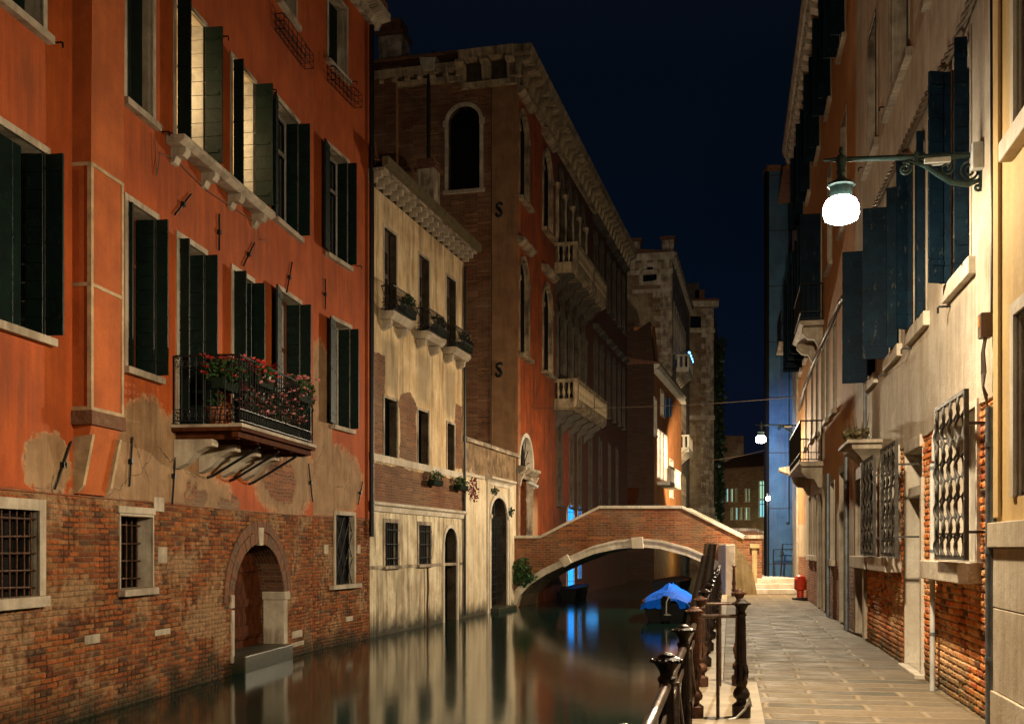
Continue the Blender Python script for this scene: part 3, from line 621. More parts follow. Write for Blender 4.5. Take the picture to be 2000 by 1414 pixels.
uc = (hD[0] + hD[1]) / 2; MB(FA1).prism([(uc - .09, hD[3] - .03), (uc + .09, hD[3] - .03), (uc + .12, hD[3] + .3), (uc - .12, hD[3] + .3)], -.05, .035).build('keystone', M['stone'], wdo, bevel=.01)
zi = FA1.z(553, 1165)
MB(FA1).box(hD[1] - .03, hD[1] + .28, -.42, .045, zi - .06, zi + .1).build('impost', M['stone'], wdo, bevel=.015)
MB(FA1).box(hD[1] - .02, hD[1] + .2, -.4, .025, FA1.z(553, 1258), zi - .063).build('jamb_stone', M['stone'], wdo, bevel=.015)
for z0_, z1_, e in ((.52, .75, .14), (-.42, .49, .1)): MB(FA1).box(hD[0] - e, hD[0] + .02, -.1, .02, z0_, z1_).build('jamb_stone', M['stone'], wdo, bevel=.015)
n = NT('wet_step'); col, h_ = plaster(n, (.06, .055, .035, 1), (.025, .03, .018, 1), .5); col = damp(n, col, -.55, -.35); M['wet'] = n.fin(col, .5, n.bump(h_, .5, .02), .4)
MB(FA1).box(hD[0] - .02, hD[1] - .05, -.48, .22, WZ - .3, -.3).build('doorstep', M['wet'], wdo, bevel=.02)
# loose pale stones in the brickwork
for fr, x, y, wx, wy in ((FA1, 180, 1248, 30, 18), (FA1, 317, 1234, 30, 12), (FA1, 310, 985, 20, 28), (FA1, 317, 1084, 18, 32), (FA2, 682, 1148 + 60, 14, 10), (FA1, 580, 1238, 20, 14), (FA1, 578, 1258, 30, 9)):
    u, z = fr.u(x), fr.z(x, y); du = abs(fr.u(x + wx / 2) - fr.u(x - wx / 2)) / 2; dz = abs(fr.z(x, y - wy / 2) - z)
    MB(fr).box(u - du, u + du, -.01, .012, z - dz, z + dz).build('stone_block', M['stone'], bA, bevel=.015)
# chimney breast on brackets
cu0, cu1, cp = FA1.u(141), FA1.u(240, .25), .25; zb0, zb1 = FA1.z(175, 800, .25), FA1.z(175, 315, .25)
n = NT('breast_render'); col, h_ = plaster(n, (.5, .125, .028, 1), (.36, .085, .02, 1), .2); M['breast'] = n.fin(col, .86, n.bump(h_, .5, .02), .25)
mb = MB(FA1); mb.box(cu0, cu1, 0, cp, zb0, zb1); mb.prism_u([(0, zb1), (cp, zb1), (cp + .06, TOPA), (0, TOPA)], cu0, cu1 + .02); br = mb.build('chimney_breast', M['breast'], bA)
M['trim'] = plain('cream_trim', (.5, .36, .2, 1), .8, .3, 6, .2)
mb = MB(FA1); e = .012; t = .045
for zz in (zb1 - .04, FA1.z(175, 557, .25), zb0): mb.box(cu0 - e, cu1 + e, 0, cp + e, zz, zz + t)
for u, uu in ((cu0 - e, cu0 + t), (cu1 - t, cu1 + e)): mb.box(u, uu, cp - t, cp + e - .002, zb0 + t, zb1 - .04)
mb.build('trim', M['trim'], br)
z2 = FA1.z(175, 828, .25); mb = MB(FA1).box(cu0 - .03, cu1 + .03, 0, cp + .03, z2, zb0 - .002); mb.build('brick_band', M['voussoir'], br)
z3 = FA1.z(175, 965, .1); mb = MB(FA1).prism_u([(0, z2), (cp - .01, z2), (.1, z3 + .2), (.05, z3), (0, z3)], cu0 + .03, cu1 - .05); mb.build('corbel', M['breast'], br)
for u in (cu0 + .02, cu1 - .1): MB(FA1).prism_u([(0, z2 - .15), (cp + .01, z2 - .12), (.13, z3 + .1), (.03, z3), (0, z3)], u, u + .06).build('bracket', M['trim'], br)
# iron wall anchors and hooks
for a in ((370, 380, 338, 420), (425, 418, 425, 490), (494, 475, 472, 520), (568, 512, 557, 572), (633, 545, 633, 605)): anchor_bar(FA1 if a[0] < 612 else FA2, bA, *a)
for a in ((135, 862, 103, 955), (255, 853, 249, 950), (340, 875, 333, 985), (600, 905, 608, 980), (706, 940, 697, 985)): anchor_bar(FA1 if a[0] < 612 else FA2, bA, *a)
for x, y in ((104, 84), (315, 258), (432, 72), (527, 176)): hook(FA1, bA, x, y)
for x, y in ((687, 160), (696, 520), (640, 112)): hook(FA2, bA, x, y)
# walls
ZB = 2.2; ua0 = FA1.u(-30)
def lime_at(u, z): return .5 * math.exp(-((u - FA1.u(395)) / 1.0) ** 2 - ((z - 1.2) / 1.0) ** 2) + .35 * math.exp(-((u - FA1.u(175)) / .6) ** 2 - ((z - .9) / .5) ** 2) + .25 * math.exp(-((z - 2.1) / .18) ** 2)
KW = dict(zd=-.2, dep=.9, c1=(.36, .1, .026), c2=(.19, .055, .022), lm=(.42, .27, .145), mo1=(.24, .14, .065), mo2=(.07, .042, .022), dc=(.018, .024, .012), lb=-.27, kk=.88)
relief(FA1, bA, ua0, FA1.L, WZ - .1, ZB, hA1, .0165, extra=lime_at, **KW); relief(FA2, bA, 0, FA2.L, WZ - .1, ZB, hA2, .022, extra=lambda u, z: .2 * math.exp(-((z - 1.6) / .6) ** 2), **KW)
cut = lambda hs: [(a, b, max(c, ZB) if d > ZB else c, d, e) for a, b, c, d, e in hs if d > ZB]
sheet(MB(FA1), 0, FA1.L, WZ - .5, TOPA, [(ua0, FA1.L, WZ - .5, ZB, 0)] + cut(hA1)).build('wall', M['orange1'], bA); sheet(MB(FA2), 0, FA2.L, ZB, TOPA, cut(hA2)).build('wall', M['orange2'], bA)
MB(FA1).box(ua0, FA1.L, -.06, -.035, ZB - .01, ZB + .02).build('plaster_edge', M['stone_dirty'], bA)
shell(FA1, bA, 0, FA1.L, WZ - .5, TOPA, 8, M['breast'], M['roof'], .45); shell(FA2, bA, 0, FA2.L, WZ - .5, TOPA, 8, M['breast'], M['roof'], .45)
mb = MB(FA2); mb.prism_u([(0, TOPA - .35), (.12, TOPA - .35), (.2, TOPA - .2), (.42, TOPA - .16), (.42, TOPA), (0, TOPA)], -.02, FA2.L + .3); mb.build('cornice', M['stone_dirty'], bA)
MB(FA2).tube([(FA2.L - .09, .09, FA2.z(722, 1048)), (FA2.L - .09, .09, FA2.z(720, 330)), (FA2.L - .09, .09, TOPA - .4)], .06, 10).build('drainpipe', M['pipe_dark'], bA, smooth=True)
# balcony
bu0, bu1 = FA1.u(337), FA1.u(612, 1.06); bz = zfb
bal = MB(FA1).box(bu0 - .05, bu1, .0, 1.1, bz - .11, bz - .06).build('balcony', M['wood'], bA)
MB(FA1).box(bu0 - .07, bu1 + .02, .9, 1.12, bz - .057, bz - .0).box(bu0 - .07, bu1 + .02, 0, .9, bz - .057, bz - .01).build('slab', M['stone'], bal, bevel=.008)
mb = MB(FA1)
for k in range(5):
    u = bu0 + .1 + (bu1 - bu0 - .3) * k / 4; mb.box(u, u + .1, 0, .98, bz - .22, bz - .112)
mb.box(bu0, bu1 - .1, .93, 1.03, bz - .2, bz - .113); mb.build('joist', M['wood'], bal)
for k in range(4):
    u = bu0 + .02 + 3.0 * k / 3.4; MB(FA1).prism_u([(0, bz - .223), (.62, bz - .223), (.62, bz - .33), (.5, bz - .35), (.36, bz - .42), (.2, bz - .58), (.04, bz - .66), (0, bz - .66)], u, u + .22).build('corbel', M['stone'], bal, bevel=.012)
    if k > 0: MB(FA1).tube([(u + .3, .02, bz - .72), (u + .3, .1, bz - .7), (u + .3, .9, bz - .24)], .022, 6).build('brace', M['iron'], bal)
balcony_rail(FA1, bal, bu0, bu1 - .04, 1.05, bz, 1.02, .105, .008)
gA = 'flowers on the orange house balcony'
plant(FA1, (bu0 + .25, .72, bz + .68), 'green shrub with red trumpet flowers at the near end of the orange house balcony', (.4, .3, .2), 420, .085, 'leaf', 'flower_red', 36, .07, ('box', .3, .1, .16), gA, frr=(.42, .35, .17))
plant(FA1, (bu0 + 1.0, 1.0, bz + .82), 'red oleander blossom along the near part of the balcony handrail', (.42, .14, .13), 260, .08, 'leaf', 'flower_red', 40, .07, ('box', .35, .09, .14), gA, frr=(.45, .15, .13))
plant(FA1, (bu1 - .45, 1.0, bz + .84), 'pink and red blossom at the far end of the balcony handrail', (.42, .14, .15), 260, .08, 'leaf', 'flower_pink', 40, .07, ('box', .35, .09, .14), gA, frr=(.45, .18, .2))
plant(FA1, (bu0 + 1.75, .9, bz + .25), 'dense pink flowers pushed through the balcony bars', (1.0, .16, .3), 620, .075, 'leaf_dark', 'flower_pink', 130, .07, ('box', 1.1, .1, .16), gA, frr=(1.1, .24, .26))
plant(FA1, (bu1 + .02, .8, bz + .5), 'green sprays hanging past the far end of the balcony', (.16, .3, .5), 200, .09, 'leaf', None, pot=('box', .1, .1, .12), group=gA)
plant(FA1, (bu0 + .35, .55, bz + .28), 'small terracotta pot with a trailing plant behind the balcony bars', (.14, .14, .25), 90, .07, 'leaf', None, pot=('pot', .15, .1, .27), group=gA)
# empty wire baskets under the attic windows
def basket(fr, x0, y0, x1, label):
    u0, u1 = fr.u(x0), fr.u(x1); z = fr.z(x0, y0); t = thing('wire_basket', label, 'flower basket', fr.W(u0, .1, z - .25), 'empty wire flower baskets'); mb = MB(fr); dd = .22
    for zz, a in ((z - .28, .03), (z - .14, .0), (z, 0)): mb.tube([(u0, .04, zz), (u0 + a, dd, zz), (u1 - a, dd, zz), (u1, .04, zz), (u0, .04, zz)], .009, 5)
    k = u0
    while k <= u1 + .01: mb.tube([(k, .04, z + .06), (k, .04, z - .28), (k, dd, z - .28), (k, dd, z)], .007, 5); k += (u1 - u0) / 7
    mb.build('basket_wire', M['iron'], t)
    MB(fr).tube([(u0 + .2, .02, z + .1), (u0 + .2, .1, z + .12), (u0 + .2, .2, z)], .008, 5).tube([(u1 - .2, .02, z + .1), (u1 - .2, .1, z + .12), (u1 - .2, .2, z)], .008, 5).build('hanger', M['iron'], t)
basket(FA1, 533, 28, 592, 'empty black wire flower basket under the nearer attic window of the orange house')
basket(FA2, 636, 132, 690, 'empty black wire flower basket under the farther attic window of the orange house')
# loose cable under the shelf
pts = [(299, 265), (302, 345), (309, 300), (340, 312), (400, 372), (500, 437), (505, 470), (520, 470)]
tag(MB(FA1).tube([(FA1.u(x), .03, FA1.z(x, y)) for x, y in pts], .007, 5).build('wall_cable', M['cable']), 'thin pale cable looping across the orange wall under the lit windows', 'cable')
# ================================================================ cream house
bB = thing('cream_house', 'narrow cream plastered house with peeling lower brick, between the orange house and the garden wall', 'house', (a2[0], a2[1], WZ))
def m_cream(name, fr, brick, pale, zt):
    n = NT(name); bc, bh = bricks(n, (.25, .095, .04, 1), (.17, .075, .035, 1), (.32, .23, .14, 1), dark=.4, eff=.3)
    pc, ph = plaster(n, (.78, .6, .36, 1), (.56, .39, .2, 1), .6, .8, (.12, .075, .04, 1))
    wc, wh = plaster(n, (.8, .7, .5, 1), (.52, .41, .26, 1), .85, 1.2, (.1, .07, .045, 1))
    sp = n.n('ShaderNodeSeparateXYZ', {0: n.uv}); low = n.ramp(sp.outputs[1], zt + .02, zt - .02); pc = n.mix(low, pc, wc)
    # soot runs under the eave
    s = n.noise(n.uv, 8, 4, .7, 1, .1, 1); zz = n.ramp(sp.outputs[1], 9.4, 11.4); pc = n.mix(n.math('MULTIPLY', n.ramp(s, .42, .62, 0, .85), zz), pc, (.09, .055, .03, 1))
    g = shapes_mask(n, pale, .5, .5, 1.2); pc = n.mix(n.math('MULTIPLY', g, .6), pc, (.2, .15, .09, 1))
    k = shapes_mask(n, brick, .05, .45, 1.5); c = n.mix(k, pc, bc); c = damp(n, c, -.5, .0, (.02, .02, .012, 1))
    h = n.math('ADD', n.mix(k, n.math('ADD', ph, .8), bh), 0); return n.fin(c, .86, n.bump(h, .6, .03), .25)
def rect(fr, x0, y0, x1, y1): 
    ua, ub = fr.u(x0), fr.u(x1); xm = (x0 + x1) / 2; return ('rect', min(ua, ub), max(ua, ub), fr.z(xm, y1), fr.z(xm, y0))
zcor = FB.z(800, 992); zband = FB.z(800, 908)
M['cream'] = m_cream('cream_render', FB, [('rect', -.2, FB.L + .3, zcor, zband - .1), rect(FB, 722, 690, 752, 900), rect(FB, 781, 790, 813, 900), el(FB, 797, 795, 17, 26), rect(FB, 889, 790, 902, 915)],
                   [rect(FB, 746, 665, 776, 765), rect(FB, 814, 690, 838, 790), rect(FB, 870, 720, 888, 815), rect(FB, 776, 1110, 790, 1190), rect(FB, 808, 1110, 816, 1190), rect(FB, 740, 1110, 750, 1200)], zcor)
hB = []
zub = FB.z(750, 612); zut = FB.z(750, 443)
for xl, xr, nm in ((750, 774, 0), (818, 838, 1), (872, 890, 2)):
    h = px_hole(FB, xl, xr, 0, 0, 0, zub, zut) if 0 else (FB.u(xl), FB.u(xr), zub, zut, 0)
    o = window(FB, bB, hB, h, .18, .07, .015, 0, 'stone', 'void', rmat='reveal_dark'); u0, u1 = h[0], h[1]
    mb = MB(FB)
    k = h[2]
    while k < h[3] - .06: mb.poly([(u0, -.12, k), (u0 + (u1 - u0) * .62, -.12, k), (u0 + (u1 - u0) * .62, -.17, k + .055), (u0, -.17, k + .055)]); k += .05
    mb.box(u0, u0 + .05, -.18, -.1, h[2], h[3]).box(u0 + (u1 - u0) * .6, u0 + (u1 - u0) * .66, -.18, -.1, h[2], h[3]).box(u0, u0 + (u1 - u0) * .62, -.18, -.1, h[2] + (h[3] - h[2]) * .45, h[2] + (h[3] - h[2]) * .5); mb.box(u0 + .05, u0 + (u1 - u0) * .6, -.14, -.1, h[2] + (h[3] - h[2]) * .75, h[3])
    mb.build('shutter', M['louvre'], o)
    bl = MB(FB).prism_u([(0, zub - .2), (.28, zub - .2), (.38, zub - .1), (.38, zub - .0), (0, zub - .0)], u0 - .3, u1 + .35).build('balcony', M['stone'], bB, bevel=.01)
    for u in (u0 - .15, u1 + .1): MB(FB).prism_u([(0, zub - .203), (.25, zub - .203), (.22, zub - .36), (0, zub - .45)], u, u + .14).build('bracket', M['stone'], bl)
    balcony_rail(FB, bl, u0 - .25, u1 + .3, .34, zub, .62, .1, .009, .13, scroll=False)
    plant(FB, (u1 + .0, .3, zub + .28), ['terracotta pots with green plant behind the nearest small balcony rail of the cream house', 'terracotta pots with dark green plant on the middle small balcony of the cream house', 'row of small plants on the farthest small balcony of the cream house'][nm], (.45, .14, .2), 190, .08, ['leaf', 'leaf_dark', 'leaf_dry'][nm], None, pot=('box', .4, .12, .22), group='plants on the cream house balconies')
for xl, xr, ya, yb in ((750, 775, 776, 893), (816, 836, 800, 905), (873, 887, 826, 918)):
    h = (FB.u(xl), FB.u(xr), FB.z(xl, yb), FB.z(xl, ya), 0); o = window(FB, bB, hB, h, .2, .07, .02, 0, 'stone_dirty', 'void', rmat='reveal_dark')
    MB(FB).box(h[0], h[0] + (h[1] - h[0]) * .3, -.17, -.13, h[2], h[3]).build('shutter', M['louvre'], o)
MB(FB).box(-.02, FB.L, 0, .03, zband - .08, zband + .1).build('stone_band', M['stone_white'], bB)
MB(FB).prism_u([(0, zcor - .16), (.05, zcor - .16), (.07, zcor - .04), (.14, zcor), (.14, zcor + .06), (0, zcor + .09)], -.02, FB.L).build('string_course', M['stone_white'], bB)
MB(FB).box(-.02, FB.L, 0, .02, FB.z(800, 1108), FB.z(800, 1102)).build('stone_band', M['stone_dirty'], bB)
for xl, xr, ya, yb in ((751, 776, 1020, 1105), (817, 840, 1025, 1102)):
    h = (FB.u(xl), FB.u(xr), FB.z(xl, yb), FB.z(xl, ya), 0); o = window(FB, bB, hB, h, .1, .1, .025, .08, 'stone_dirty', 'void', name='barred_window'); bars(FB, o, h, 6, 3, .03, .015, 'iron')
h = (FB.u(867), FB.u(892), WZ - .3, FB.z(880, 1031), .5); o = window(FB, bB, hB, h, .3, .12, .03, 0, 'stone_white', 'void', name='water_door', rmat='reveal_dark'); bars(FB, o, (h[0], h[0] + .45, -.2, h[3] - .3), 4, 12, -.22, .014, 'iron', .02)
# roof cornice, gutter
ztop = FB.z(800, 352, .45)
g0 = FB.z(742, 300, .5)
mb = MB(FB); k = -.1
while k < FB.L: mb.box(k, k + .12, 0, .34, g0 - .36, g0 - .22); mb.box(k, k + .14, 0, .2, g0 - .45, g0 - .36); k += .46
co = mb.build('corbel_row', M['stone'], bB); MB(FB).box(-.02, FB.L, 0, .012, g0 - .45, g0 - .22).build('corbel_gap_shade', M['reveal_dark'], bB)  # dark strip paints the shade in the gaps between corbels
MB(FB).box(-.12, FB.L + .05, 0, .42, g0 - .217, g0 - .14).build('eave', M['stone_dirty'], bB)
n = NT('gutter_metal'); M['gutter'] = plain('mossy_gutter', (.13, .1, .045, 1), .6, .3, 4, .2, col2=(.07, .055, .025, 1))
MB(FB).prism_u([(.4, g0 - .137), (.54, g0 - .12), (.56, g0 + .08), (.4, g0 + .08)], -.2, FB.L + .12).build('gutter', M['gutter'], bB)
sheet(MB(FB), 0, FB.L, WZ - .5, g0 - .14, hB).build('wall', M['cream'], bB)
MB(FB).prism_u([(.42, g0 - .0), (.42, g0 + .04), (-3.5, g0 + 1.15), (-3.5, g0 + .9)], -.05, FB.L).build('roof', M['roof'], bB)
mb = MB(FB); mb.poly([(FB.L, 0, WZ), (FB.L, -4, WZ), (FB.L, -4, g0), (FB.L, 0, g0 - .1)]); mb.build('side_wall', M['cream'], bB)
MB(FB).tube([(FB.L - .06, .06, WZ + .1), (FB.L - .06, .06, g0 - .6)], .045, 8).build('drainpipe', M['pipe_dark'], bB, smooth=True)
# chimney and dormer on its roof
uc = FB.u(838, -.9); zc = FB.z(838, 400, -.9); zc1 = FB.z(838, 335, -.9)
ch = MB(FB).box(uc - .28, uc + .28, -1.2, -.65, zc - .9, zc1).build('chimney', M['stone_dirty'], bB); MB(FB).box(uc - .36, uc + .36, -1.28, -.57, zc1 + .003, zc1 + .09).box(uc - .3, uc + .3, -1.2, -.65, zc1 + .25, zc1 + .3).box(uc - .28, uc - .2, -1.2, -.65, zc1 + .09, zc1 + .25).box(uc + .2, uc + .28, -1.2, -.65, zc1 + .09, zc1 + .25).build('chimney_cap', M['roof'], ch)
u = .35; mb = MB(FB); mb.prism([(u - .3, g0 + .1), (u + 1.5, g0 + .1), (u + .9, g0 + 1.4), (u + .5, g0 + 1.75), (u - .3, g0 + 1.0)], -1.6, -.5); dm = mb.build('dormer', M['void'], bB)
mb = MB(FB); mb.tube([(u + 1.5, -.45, g0 + .1), (u + .55, -.45, g0 + 1.78), (u - .35, -.45, g0 + 1.1)], .06, 6); mb.build('dormer_roof', M['roof'], dm)
# window boxes below the band
plant(FB, (FB.u(838), .2, FB.z(838, 938)), 'small planter of grey green succulents below the second window of the cream house', (.4, .12, .16), 160, .07, 'leaf', None, pot=('box', .38, .1, .15), group='planters on the cream house wall')
t = plant(FB, (FB.u(889), .2, FB.z(889, 948)), 'planter with green leaves and dark red flowers trailing down beside the drainpipe', (.42, .13, .16), 170, .07, 'leaf', None, pot=('box', .4, .1, .15), group='planters on the cream house wall')
leaves(MB(FB), (FB.u(908), .28, FB.z(908, 958)), (.28, .14, .42), 170, .08).build('flower', M['leaf_red'], t)
# ================================================================ garden wall with water gate
bC = thing('garden_wall', 'pale plastered canal wall with a stone coping and an arched water gate beside the bridge', 'wall', (b1[0], b1[1], WZ))
n = NT('garden_wall_render'); c, h_ = plaster(n, (.74, .64, .46, 1), (.56, .45, .29, 1), .5, 1, (.2, .13, .07, 1)); sp = n.n('ShaderNodeSeparateXYZ', {0: n.uv})
zcm = FC.z(930, 928); c2_, _h = plaster(n, (.3, .2, .11, 1), (.12, .075, .04, 1), .7, 2)
zz = n.math('ADD', sp.outputs[1], n.math('MULTIPLY', n.math('SUBTRACT', n.noise(n.uv, 1.6, 6, .65), .5), .9)); c = n.mix(n.ramp(zz, zcm - .12, zcm + .1), c, c2_)
c = damp(n, c, -.5, -.12, (.02, .02, .012, 1)); M['gwall'] = n.fin(c, .85, n.bump(h_, .5, .03), .25)
zC = FC.z(907, 862); hC = []
h = (FC.u(957), FC.u(989), WZ - .3, FC.z(973, 972), .62); o = window(FC, bC, hC, h, .4, .16, .05, 0, 'stone_white', 'void', name='water_gate', rmat='reveal_dark')
bars(FC, o, (h[0], h[1], -.3, h[3] - .62), 9, 12, -.15, .014, 'iron', .015, name='iron_gate')
mb = MB(FC)
for k in range(9): a = math.pi * (k + .5) / 9; c_ = (h[0] + h[1]) / 2; mb.tube([(c_, -.15, h[3] - .62), (c_ + (h[1] - h[0]) / 2 * math.cos(a), -.15, h[3] - .62 + .6 * math.sin(a))], .013, 5)
mb.build('fanlight', M['iron'], o)
ug0, ug1, zg = h[0] - .42, h[1] + .42, FC.z(973, 945)
mb = MB(FC); mb.box(ug0, ug0 + .16, 0, .05, WZ, zg - .1).box(ug1 - .16, ug1, 0, .05, WZ, zg - .1).box(ug0, ug1, 0, .055, zg - .097, zg); mb.build('surround', M['stone_white'], o)
MB(FC).prism_u([(0, zg + .003), (.06, zg + .003), (.1, zg + .05), (.24, zg + .1), (.24, zg + .16), (0, zg + .22)], ug0 - .12, ug1 + .12).build('hood', M['stone_white'], o)
for u in (h[0] - .17, h[1] + .0): MB(FC).box(u, u + .17, .02, .1, h[3] - .72, h[3] - .6).build('impost', M['stone_white'], o)
sheet(MB(FC), 0, FC.L, WZ - .5, zC, hC).build('wall', M['gwall'], bC)
MB(FC).prism_u([(.14, zC), (.14, zC + .1), (.06, zC + .16), (-.5, zC + .16), (-.5, zC)], -.05, FC.L + .1).build('coping', M['stone_dirty'], bC, bevel=.01)
MB(FC).prism_u([(0, zcm - .1), (.06, zcm - .08), (.09, zcm), (0, zcm + .02)], 0, (FC.u(943))).build('string_course', M['stone_white'], bC)
mb = MB(FC); mb.poly([(0, -.5, WZ), (FC.L, -.5, WZ), (FC.L, -.5, zC), (0, -.5, zC)]); mb.build('back_wall', M['gwall'], bC)
MB(FC).box(h[0] - .1, h[1] + .1, -.4, .35, WZ - .3, -.45).build('doorstep', M['wet'], o, bevel=.02)
# ================================================================ red palace
bD = thing('red_palace', 'tall red and brick gothic palace with arched windows and balconies, left of the bridge', 'palace', (d0[0], d0[1], WZ))
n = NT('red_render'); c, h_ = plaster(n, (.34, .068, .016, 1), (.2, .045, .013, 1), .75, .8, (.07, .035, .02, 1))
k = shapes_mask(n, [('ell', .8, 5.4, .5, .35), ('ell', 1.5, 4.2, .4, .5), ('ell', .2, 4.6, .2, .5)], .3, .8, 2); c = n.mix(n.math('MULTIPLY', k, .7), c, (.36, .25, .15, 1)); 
sp = n.n('ShaderNodeSeparateXYZ', {0: n.uv}); c = n.mix(n.math('MULTIPLY', n.ramp(sp.outputs[1], 3.6, 2.9), n.ramp(sp.outputs[0], 3.5, 3.2)), c, (.5, .26, .13, 1)); c = n.mix(n.ramp(sp.outputs[0], 4.0, 8, 0, .85), c, (.05, .025, .018, 1)); M['redw'] = n.fin(c, .86, n.bump(h_, .6, .03), .25)  # colour darkens along the front, away from the near corner
n = NT('palace_side'); bc, bh = bricks(n, (.27, .115, .06, 1), (.15, .07, .04, 1), (.3, .2, .12, 1), dark=.5, eff=.35); pc, ph = plaster(n, (.3, .16, .08, 1), (.22, .115, .055, 1), .3)
us = FDS.u(959); sp = n.n('ShaderNodeSeparateXYZ', {0: n.uv}); k = n.ramp(sp.outputs[0], us + .02, us - .02); M['pside'] = n.fin(n.mix(k, bc, pc), .88, n.bump(n.mix(k, bh, ph), .6, .03), .2)
TD = FD.z(1018, 62, .5); hD_, hDS = [], []
h = (FDS.u(937), FDS.u(876), FDS.z(905, 371), FDS.z(905, 208), 1.15 / 2); o = window(FDS, bD, hDS, h, .3, .14, .03, .14, 'stone', 'void', sillw=.2, rmat='reveal_dark')
for u in (h[0] - .2, h[1]): MB(FDS).box(u, u + .2, .0, .08, h[3] - .72, h[3] - .5).build('impost', M['stone'], o)
for y in (410, 722):
    u, z = FDS.u(976), FDS.z(976, y); mb = MB(FDS); qs = .8; pts = [(u + .17 * math.sin(t * .55) * (1 if t < 6 else 1), .06, z + .26 - t * .045) for t in range(12)]
    pts = [(u - .13, .06, z + .17), (u - .12, .06, z + .25), (u - .02, .06, z + .29), (u + .1, .06, z + .22), (u + .12, .06, z + .12), (u + .03, .06, z + .02), (u - .07, .06, z - .08), (u - .11, .06, z - .2), (u - .04, .06, z - .3), (u + .08, .06, z - .31), (u + .16, .06, z - .22), (u + .13, .06, z - .14)]
    mb.tube([(u + (p[0] - u) * qs, p[1], z + (p[2] - z) * qs) for p in pts], [.03, .05, .055, .05, .05, .06, .06, .05, .05, .055, .05, .03], 7); mb.box(u - .05, u + .05, 0, .1, z - .06, z + .06); mb.build('wall_anchor', M['iron'], bD)
MB(FDS).tube([(FDS.u(839), .1, FDS.z(839, 345)), (FDS.u(839), .1, FDS.z(839, 125)), (FDS.u(850), .12, FDS.z(839, 105))], .07, 8).build('drainpipe', M['pipe_dark'], bD, smooth=True)
MB(FDS).prism([(FDS.u(827), FDS.z(840, 132)), (FDS.u(832), FDS.z(840, 145)), (FDS.u(852), FDS.z(840, 145)), (FDS.u(858), FDS.z(840, 122)), (FDS.u(825), FDS.z(840, 119))], .0, .35).build('rain_head', M['stone'], bD)
MB(FDS).tube([(FDS.u(960), .02, 4.5), (FDS.u(960.5), .02, 11), (FDS.u(960), .02, TD - 1)], .012, 5).build('wire', M['pipe_dark'], bD)
ub = FDS.u(778); MB(FDS).prism([(ub, 12), (ub - .1, 14), (ub, 15.4), (ub, TD - .3), (ub + .9, TD - .3), (ub + .9, 12)], .0, .22).build('flue', M['pside'], bD)
sheet(MB(FDS), -.0, 16, WZ - .5, TD - .25, hDS).build('side_wall', M['pside'], bD)
# front windows by storey
def goth(fr, bld, holes, u0, u1, z0, z1, hood=True, mat='palace_stone', ar=None, pane='void', dep=.14):
    ar = (u1 - u0) / 2 * 1.1 if ar is None else ar; o = window(fr, bld, holes, (u0, u1, z0, z1, ar), dep, .13, .06, .14, mat, pane, sillw=.2, silld=.22, name='arched_window', rmat='palace_stone' if mat == 'palace_stone' else 'reveal_dark')
    mb = MB(fr)
    if hood: mb.prism_u([(0, z1 + .35), (.12, z1 + .35), (.3, z1 + .5), (.3, z1 + .58), (0, z1 + .66)], u0 - .25, u1 + .25)
    for u in (u0 - .15, u1 - .03): mb.box(u, u + .18, -.1, .1, z1 - ar - .14, z1 - ar + .05)
    mb.box((u0 + u1) / 2 - .04, (u0 + u1) / 2 + .04, -.25, -.15, z0, z1 - .05).box(u0, u1, -.25, -.15, z1 - ar - .1, z1 - ar)
    mb.build('hood', M[mat], o); return o
zt = [(FD.z(1014, 385), FD.z(1014, 208)), (FD.z(1013, 690), FD.z(1013, 498))]
for z0, z1 in zt:
    for xl, xr in ((1013, 1031), (1060, 1077)): goth(FD, bD, hD_, FD.u(xl), FD.u(xr), z0, z1)
for si, (z0, z1) in enumerate(zt):
    ua, ub = FD.u(1086), FD.u(1142); N = 4; s = (ub - ua) / N
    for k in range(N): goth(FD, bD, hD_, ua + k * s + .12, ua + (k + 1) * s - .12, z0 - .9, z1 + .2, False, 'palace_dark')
    mb = MB(FD)
    for k in range(N + 1): mb.lathe((ua + k * s, .04, z0 - .9), [(.15, 0), (.15, .1), (.11, .18), (.1, z1 - z0 - .1), (.16, z1 - z0 + .1), (.16, z1 - z0 + .2)], 10)
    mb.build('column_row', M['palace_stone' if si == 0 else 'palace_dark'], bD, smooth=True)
    zb = z0 - .95; be = ub + .6
    bl = MB(FD).prism_u([(0, zb - .35), (.75, zb - .35), (.95, zb - .2), (1.0, zb), (0, zb)], ua - .35, be).build('balcony', M['palace_stone'], bD)
    mb = MB(FD); hb = .95
    mb.box(ua - .33, be, .82, 1.0, zb + hb - .14, zb + hb).box(ua - .33, ua - .15, 0, .82, zb + hb - .14, zb + hb).box(ua - .33, be, .84, .98, zb + .003, zb + .12).box(ua - .31, ua - .17, 0, .84, zb + .003, zb + .12)
    for u in (ua - .33, (ua + be) / 2 - .1, be - .22): mb.box(u, u + .22, .8, 1.01, zb + .12, zb + hb - .143)
    for k in range(int((be - ua) / .24)):
        mb.lathe((ua - .0 + k * .24, .91, zb + .12), [(.05, 0), (.03, .08), (.075, .28), (.035, .5), (.06, hb - .264)], 6)
    for k in range(3): mb.lathe((ua - .24, .15 + k * .23, zb + .12), [(.05, 0), (.03, .08), (.075, .28), (.035, .5), (.06, hb - .264)], 8)
    mb.build('balustrade', M['palace_stone'], bl)
    for k in range(5): u = ua - .25 + k * (be - ua) / 4.4; MB(FD).prism_u([(0, zb - .353), (.8, zb - .353), (.8, zb - .5), (.55, zb - .62), (.4, zb - .9), (.2, zb - .95), (0, zb - 1.2)], u, u + .3).build('corbel', M['palace_dark'], bl)
